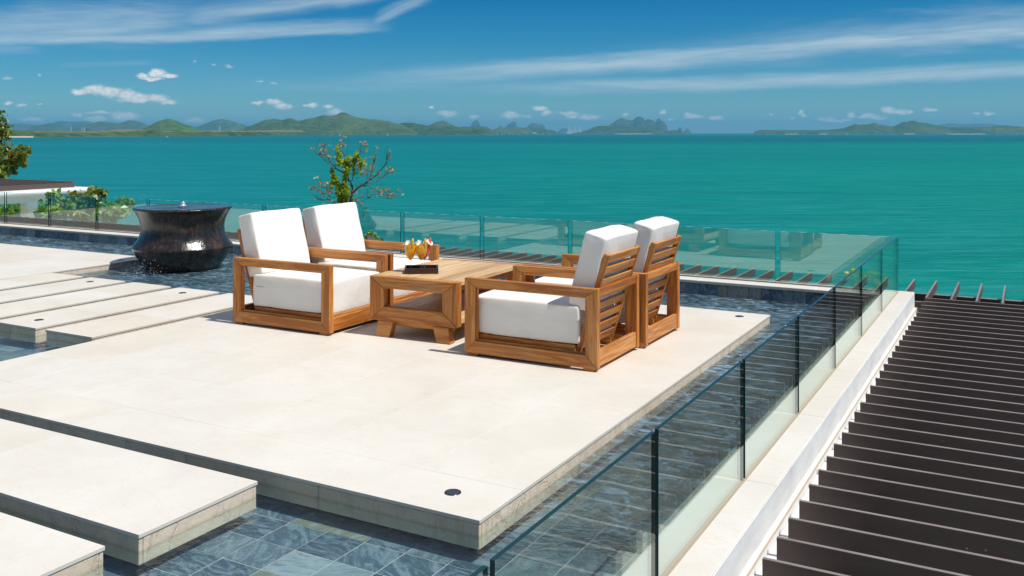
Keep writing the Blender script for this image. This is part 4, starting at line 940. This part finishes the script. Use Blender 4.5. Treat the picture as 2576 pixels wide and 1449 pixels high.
# palm-like tuft
rnd = random.Random(4)
def palm(label, u, v, d, size, n, seed):
    rnd = random.Random(seed); b = Vector(P_(u, v, d)); t = empty('palm_shrub', b - Vector((0, 0, 1.2)), label=label, cat='palm')
    bm = bmesh.new(); add_tube(bm, [(0, 0, -.4), (0, 0, .6), (0, 0, 1.2)], [.08, .06, .05], 6); link('trunk', bm_mesh(bm, 'trunk'), M['bark'], t)
    for k in range(n):
        a = rnd.uniform(0, 6.28); e = rnd.uniform(.3, 1.3); bm = bmesh.new(); pts = []
        for i in range(7):
            f = i / 6; r = size * f; pts.append(Vector((math.cos(a) * r * math.cos(e), math.sin(a) * r * math.cos(e), 1.2 + size * (math.sin(e) * f - .55 * f * f))))
        sd = Vector((-math.sin(a), math.cos(a), 0))
        for i in range(6):
            for s in (-1, 1):
                for h in (0, .5):
                    p = pts[i].lerp(pts[i + 1], h); dr = (pts[i + 1] - pts[i]).normalized(); q = p + (sd * s + dr * .7 - Vector((0, 0, .25))).normalized() * size * .34 * (1 - .5 * i / 6)
                    bm.faces.new([bm.verts.new(x) for x in (p, p + dr * size * .05, q)])
        add_tube(bm, pts, [.012] * 7, 4); link('frond', bm_mesh(bm, 'frond'), M['leaf_lime' if k % 2 else 'leaf_green'], t)
palm('bright green palm tuft between the two shrubs left of the pot', 163, 538, 22.5, .62, 12, 41)
palm('yellow-green palm tuft just right of the white pillar', 106, 530, 47, .75, 12, 42)

# bare tree overgrown with ivy
dB = 19.0; sc = .13228
B_ = lambda x, y, dd=0.0: Vector(wpt(766.7 + x * sc, dB + dd, EYE + (HY - (351.4 + y * sc)) / F_PX * (dB)))
base = B_(720, 1900); bt = empty('bare_tree', tuple(base + Vector((0, 0, -1.5))), label='sparse bare branched tree wrapped in bright ivy behind the left armchairs', cat='tree'); b0 = base + Vector((0, 0, -1.5)); rnd = random.Random(17)
bm = bmesh.new(); tips = []
def limb(pts, r0, r1, dd0=0, dd1=0, twigs=5):
    twigs = int(twigs * 1.7)
    k = len(pts); P3 = [B_(x, y, dd0 + (dd1 - dd0) * i / (k - 1)) - b0 for i, (x, y) in enumerate(pts)]
    fine = []
    for a, b in zip(P3, P3[1:]):
        for f in (0, .33, .66): fine.append(a.lerp(b, f) + Vector((rnd.gauss(0, 1), rnd.gauss(0, 1), rnd.gauss(0, 1))) * .010)
    fine.append(P3[-1]); m_ = len(fine); add_tube(bm, fine, [.72 * (r0 + (r1 - r0) * i / (m_ - 1)) for i in range(m_)], 5)
    tips.append(fine[-1])
    for _ in range(twigs):
        i = rnd.randint(m_ // 3, m_ - 2); d = (fine[i + 1] - fine[i]).normalized(); q = fine[i]; L = rnd.uniform(.10, .30)
        e = (d * .6 + Vector((rnd.gauss(0, .6), rnd.gauss(0, .6), rnd.uniform(.1, 1.0)))).normalized() * L
        add_tube(bm, [q, q + e * .5 + Vector((rnd.gauss(0, .012), 0, rnd.gauss(0, .012))), q + e + Vector((0, 0, .03))], [r1 * .7 + .0015, .003, .0018], 4)
        if rnd.random() < .55: tips.append(q + e)
limb([(720, 1900), (715, 1500), (720, 1270), (730, 1000), (760, 720), (800, 480), (850, 330)], .075, .012, 0, 0, 4)
limb([(840, 1270), (880, 1080), (910, 980), (870, 800), (820, 650), (780, 520)], .035, .010, -.1, .1, 5)
limb([(720, 1500), (800, 1340), (850, 1180), (905, 990), (1060, 890), (1190, 790), (1330, 690), (1480, 540), (1560, 380), (1600, 220)], .040, .006, 0, -.4, 12)
limb([(1060, 890), (1190, 860), (1300, 930), (1420, 985), (1560, 1050), (1690, 1020)], .014, .004, -.1, -.5, 8)
limb([(840, 1230), (960, 1150), (1040, 1100), (1200, 1120), (1330, 1080), (1430, 1020)], .018, .006, .1, .3, 6)
limb([(960, 1150), (1040, 1220), (1100, 1330), (1110, 1500)], .012, .005, .1, .2, 4)
limb([(730, 640), (640, 570), (540, 490), (440, 360), (370, 220), (330, 90)], .022, .005, 0, .4, 10)
limb([(640, 570), (560, 560), (450, 450), (330, 350), (250, 290), (150, 180)], .012, .004, .1, .5, 7)
limb([(630, 1030), (540, 1010), (440, 960), (370, 900), (290, 860)], .016, .005, 0, -.3, 6)
limb([(630, 1250), (540, 1180), (450, 1130), (300, 1170), (180, 1080), (110, 940)], .020, .005, 0, .3, 6)
limb([(620, 1270), (520, 1250), (420, 1230), (370, 1200)], .012, .004, 0, -.3, 4)
limb([(870, 800), (950, 700), (1020, 560), (1060, 450)], .014, .005, 0, .3, 6)
limb([(980, 740), (1110, 670), (1200, 590)], .012, .004, .1, .4, 5)
limb([(1190, 790), (1260, 690), (1310, 480), (1360, 300), (1362, 240)], .012, .004, -.2, -.3, 6)
limb([(1180, 820), (1370, 800), (1480, 700), (1560, 560)], .010, .004, -.2, -.1, 5)
limb([(1500, 1040), (1560, 1100), (1650, 1080)], .006, .003, -.3, -.5, 3)
limb([(820, 480), (760, 330), (700, 200), (710, 80)], .012, .004, 0, .2, 5)
limb([(900, 420), (1000, 330), (1060, 230), (1070, 40)], .012, .003, 0, -.2, 5)
limb([(1500, 660), (1580, 650), (1650, 590)], .006, .003, -.3, -.4, 3)
limb([(620, 1100), (520, 1110), (430, 1060), (320, 1040)], .010, .003, .1, .4, 4)
link('branches', bm_mesh(bm, 'branches'), M['bark'], bt)
bm = bmesh.new()
def ivy(x, y, r, n, droop=.02): leaves(bm, B_(x, y, rnd.uniform(-.1, .1)) - b0, int(n * 1.15), r * .85 * sc / F_PX * dB, .052, rnd, 1.0, droop)
for (xa, ya, xb, yb, r, k, n) in [(715, 1420, 740, 900, 95, 18, 34), (700, 1100, 560, 700, 75, 12, 30), (560, 760, 510, 560, 48, 6, 24), (520, 800, 500, 900, 45, 4, 18), (760, 900, 770, 600, 62, 10, 26), (780, 600, 830, 480, 70, 7, 26), (640, 240, 690, 460, 60, 8, 26), (600, 100, 650, 240, 26, 6, 10), (740, 450, 860, 340, 70, 7, 28), (930, 420, 1000, 260, 62, 7, 26), (1000, 300, 1080, 440, 48, 6, 20), (1080, 440, 1160, 450, 26, 4, 9), (1060, 460, 1070, 620, 22, 5, 8), (930, 480, 930, 640, 34, 5, 9), (900, 1120, 930, 1260, 35, 5, 9), (640, 940, 640, 1200, 55, 7, 20), (790, 1150, 820, 900, 50, 7, 18)]:
    for i in range(k): f = i / max(1, k - 1); ivy(xa + (xb - xa) * f + rnd.gauss(0, 12), ya + (yb - ya) * f, r, n)
link('ivy', bm_mesh(bm, 'ivy'), M['leaf_lime'], bt)
bm = bmesh.new()
for tp in tips: leaves(bm, tp, rnd.randint(3, 7), .040, .05, rnd, 1.0)
link('leaf_tufts', bm_mesh(bm, 'leaf_tufts'), M['leaf_dry'], bt, kind='stuff')

# =================================================================== NEIGHBOURING PAVILION at left
pv = empty('pavilion', (-43, 24, -4.6), label='neighbouring pavilion with white rounded roof slab under dark slats, at far left', cat='pavilion'); o_ = Vector((-43, 24, -4.6))
bm = bmesh.new(); prof = [(-.12 * math.cos(a), .12 * math.sin(a)) for a in [math.pi * i / 8 - math.pi / 2 for i in range(9)]]
def roof_slab(x0, x1, y0, y1, z0, th):
    bm = bmesh.new(); secs = []
    pr = [(0, 0)] + [(th * .5 * math.cos(-math.pi / 2 + math.pi * i / 8), th * .5 + th * .5 * math.sin(-math.pi / 2 + math.pi * i / 8)) for i in range(9)] + [(0, th)]
    for y in (y0, y1): secs.append([bm.verts.new(Vector((x1 - th * .5 + px, y, z0 + pz)) - o_) for px, pz in pr[1:-1]] + [bm.verts.new(Vector((x0, y, z0 + th)) - o_), bm.verts.new(Vector((x0, y, z0)) - o_)])
    k = len(secs[0])
    for i in range(k): bm.faces.new((secs[0][i], secs[0][(i + 1) % k], secs[1][(i + 1) % k], secs[1][i]))
    bm.faces.new(secs[0][::-1]); bm.faces.new(secs[1]); return bm_mesh(bm, 'roof_slab')
link('roof_slab', roof_slab(-52, -39.5, 8, 29.6, -1.10, .22), M['white_paint'], pv)
link('soffit', slab_me('soffit', -9, 2.85, -10, 4.2, 3.152, 3.498), M['white_paint'], pv)
link('bounce_slab', slab_me('bounce_slab', -9, 7.5, -16, 8, .55, .75), M['stone'], pv)  # unseen pale slab added to bounce sunlight up onto the pillar
for x, y in ((-40.55, 27.0), (-50.5, 27.0)): link('pillar', slab_me('pillar', x - .26 + 43, x + .26 + 43, y - .26 - 24, y + .26 - 24, 0, 3.15), M['white_paint'], pv)
rs = box_me('roof_slat', 9.2, .05, .26, .002); rs.materials.append(M['bronze'])
y = 10.0
while y < 29.2: link('roof_slat', rs, None, pv, (-45.1 + 43, y - 24, 3.84)); y += .44
link('edge_beam', slab_me('edge_beam', -40.42 + 43, -40.36 + 43, -14, 5.2, 3.722, 3.95), M['bronze'], pv)
link('ridge_beam', slab_me('ridge_beam', -49.6 + 43, -40.44 + 43, 5.14, 5.24, 3.722, 3.99), M['bronze'], pv)

# =================================================================== BOATS AND MASTS far out
def boat(u, d, L, label, mast=0, cat='boat', rz=None, group='boats near the far shore'):
    p = wpt(u, d, SEA); t = empty('sailing_boat' if mast else 'motor_boat', p, TH if rz is None else rz, label=label, cat=cat, group=group)
    bm = bmesh.new(); secs = []
    for i in range(7):
        f = i / 6; x = L * (f - .5); wd = L * .15 * (1 - (2 * abs(f - .42)) ** 2.2 * .9 if f > .42 else 1 - .25 * (1 - f / .42)); hh_ = L * (.10 + .05 * f)
        secs.append([bm.verts.new(v) for v in ((x, -wd, hh_), (x, -wd * .6, -.3), (x, wd * .6, -.3), (x, wd, hh_))])
    for a, b in zip(secs, secs[1:]):
        for j in range(4): bm.faces.new((a[j], b[j], b[(j + 1) % 4], a[(j + 1) % 4]))
    bm.faces.new(secs[0]); bm.faces.new(secs[-1][::-1]); link('hull', bm_mesh(bm, 'hull'), M['hull_white'], t)
    link('cabin', slab_me('cabin', -L * .25, L * .15, -L * .09, L * .09, L * .1, L * .24, L * .02), M['hull_white'], t)
    if mast:
        bm = bmesh.new(); add_tube(bm, [(0, 0, L * .1), (0, 0, mast)], [L * .012, L * .006], 6); link('mast', bm_mesh(bm, 'mast'), M['hull_white'], t)
        bm = bmesh.new(); q = [bm.verts.new(v) for v in ((-.1, 0, L * .28), (-.1, 0, mast * .95), (-L * .42, .6, L * .3))]; bm.faces.new(q); q2 = [bm.verts.new(v) for v in ((.2, 0, mast * .85), (L * .48, 0, L * .22), (.2, .4, L * .28))]; bm.faces.new(q2); link('sail', bm_mesh(bm, 'sail'), M['hull_white'], t)
boat(855, 9000, 15, 'white sailing boat off the wooded shore, left of the other sail', 22); boat(975, 10500, 17, 'white sailing boat off the wooded shore, above the bare ivy tree', 26)
boat(831, 7900, 9, 'tiny dinghy mast left of the two white sails', 12); boat(255 + 165, 6250, 26, 'white motor boat moored against the shore below the green cone hill')
for i, (u, lb) in enumerate([(1251, 'white motor boat at the tip of the wooded headland'), (1263, 'white motor boat just right of the headland tip'), (1281, 'pair-moored white motor boat before the low village island'), (1291, 'white motor boat right of the moored pair, low village island behind'),
        (1305, 'white motor boat before the middle of the low village island'), (1326, 'white motor boat left of the long white ferry'), (1366, 'white motor boat right of the long white ferry'), (1383, 'white motor boat before the right end of the low village island')]): boat(u, 19300, 40, lb)
boat(1345, 19300, 150, 'long white ferry lying before the low village island', cat='ferry')
for i, (u, lb) in enumerate([(1890, 'white motor boat on open water left of the right island'), (1931, 'long flat boat off the left tip of the right island'), (2022, 'white motor boat off a pale beach on the right island'), (2131, 'white boat with tall wheelhouse below the middle of the right island'),
        (2386, 'long white boat at the left end of the longest beach'), (2546, 'left one of two white boats near the right edge'), (2557, 'right one of two white boats near the right edge')]): boat(u, 18500 if i != 1 else 17000, 38 if i != 4 else 70, lb)
for i in range(11): boat(1428 + i * 3.4, 24200 + (i % 3) * 150, 60, 'masted yacht berthed in the white marina between the islands', 110 + 50 * ((i * 7) % 4), 'yacht', group='yachts packed in the distant marina')
def mast(u, v0, v1, d, wd, label):
    p = wpt(u, d, EYE + (HY - v1) / F_PX * d); h_ = (v1 - v0) / F_PX * d; t = empty('radio_mast', p, label=label, cat='mast', group='white masts on the far plain')
    bm = bmesh.new(); add_tube(bm, [(0, 0, -20), (0, 0, h_)], [wd, wd * .6], 6); link('column', bm_mesh(bm, 'column'), M['hull_white'], t)
mast(552.5, 317, 327, 11000, 4.0, 'white mast in front of the blue cone hill'); mast(212, 321, 331, 10500, 4, 'left pair mast on the plain before blue mountains'); mast(206, 322, 330, 10500, 3, 'short mast beside the right one on the plain'); mast(179, 319, 328, 10500, 3, 'thin mast standing alone left on the far plain')
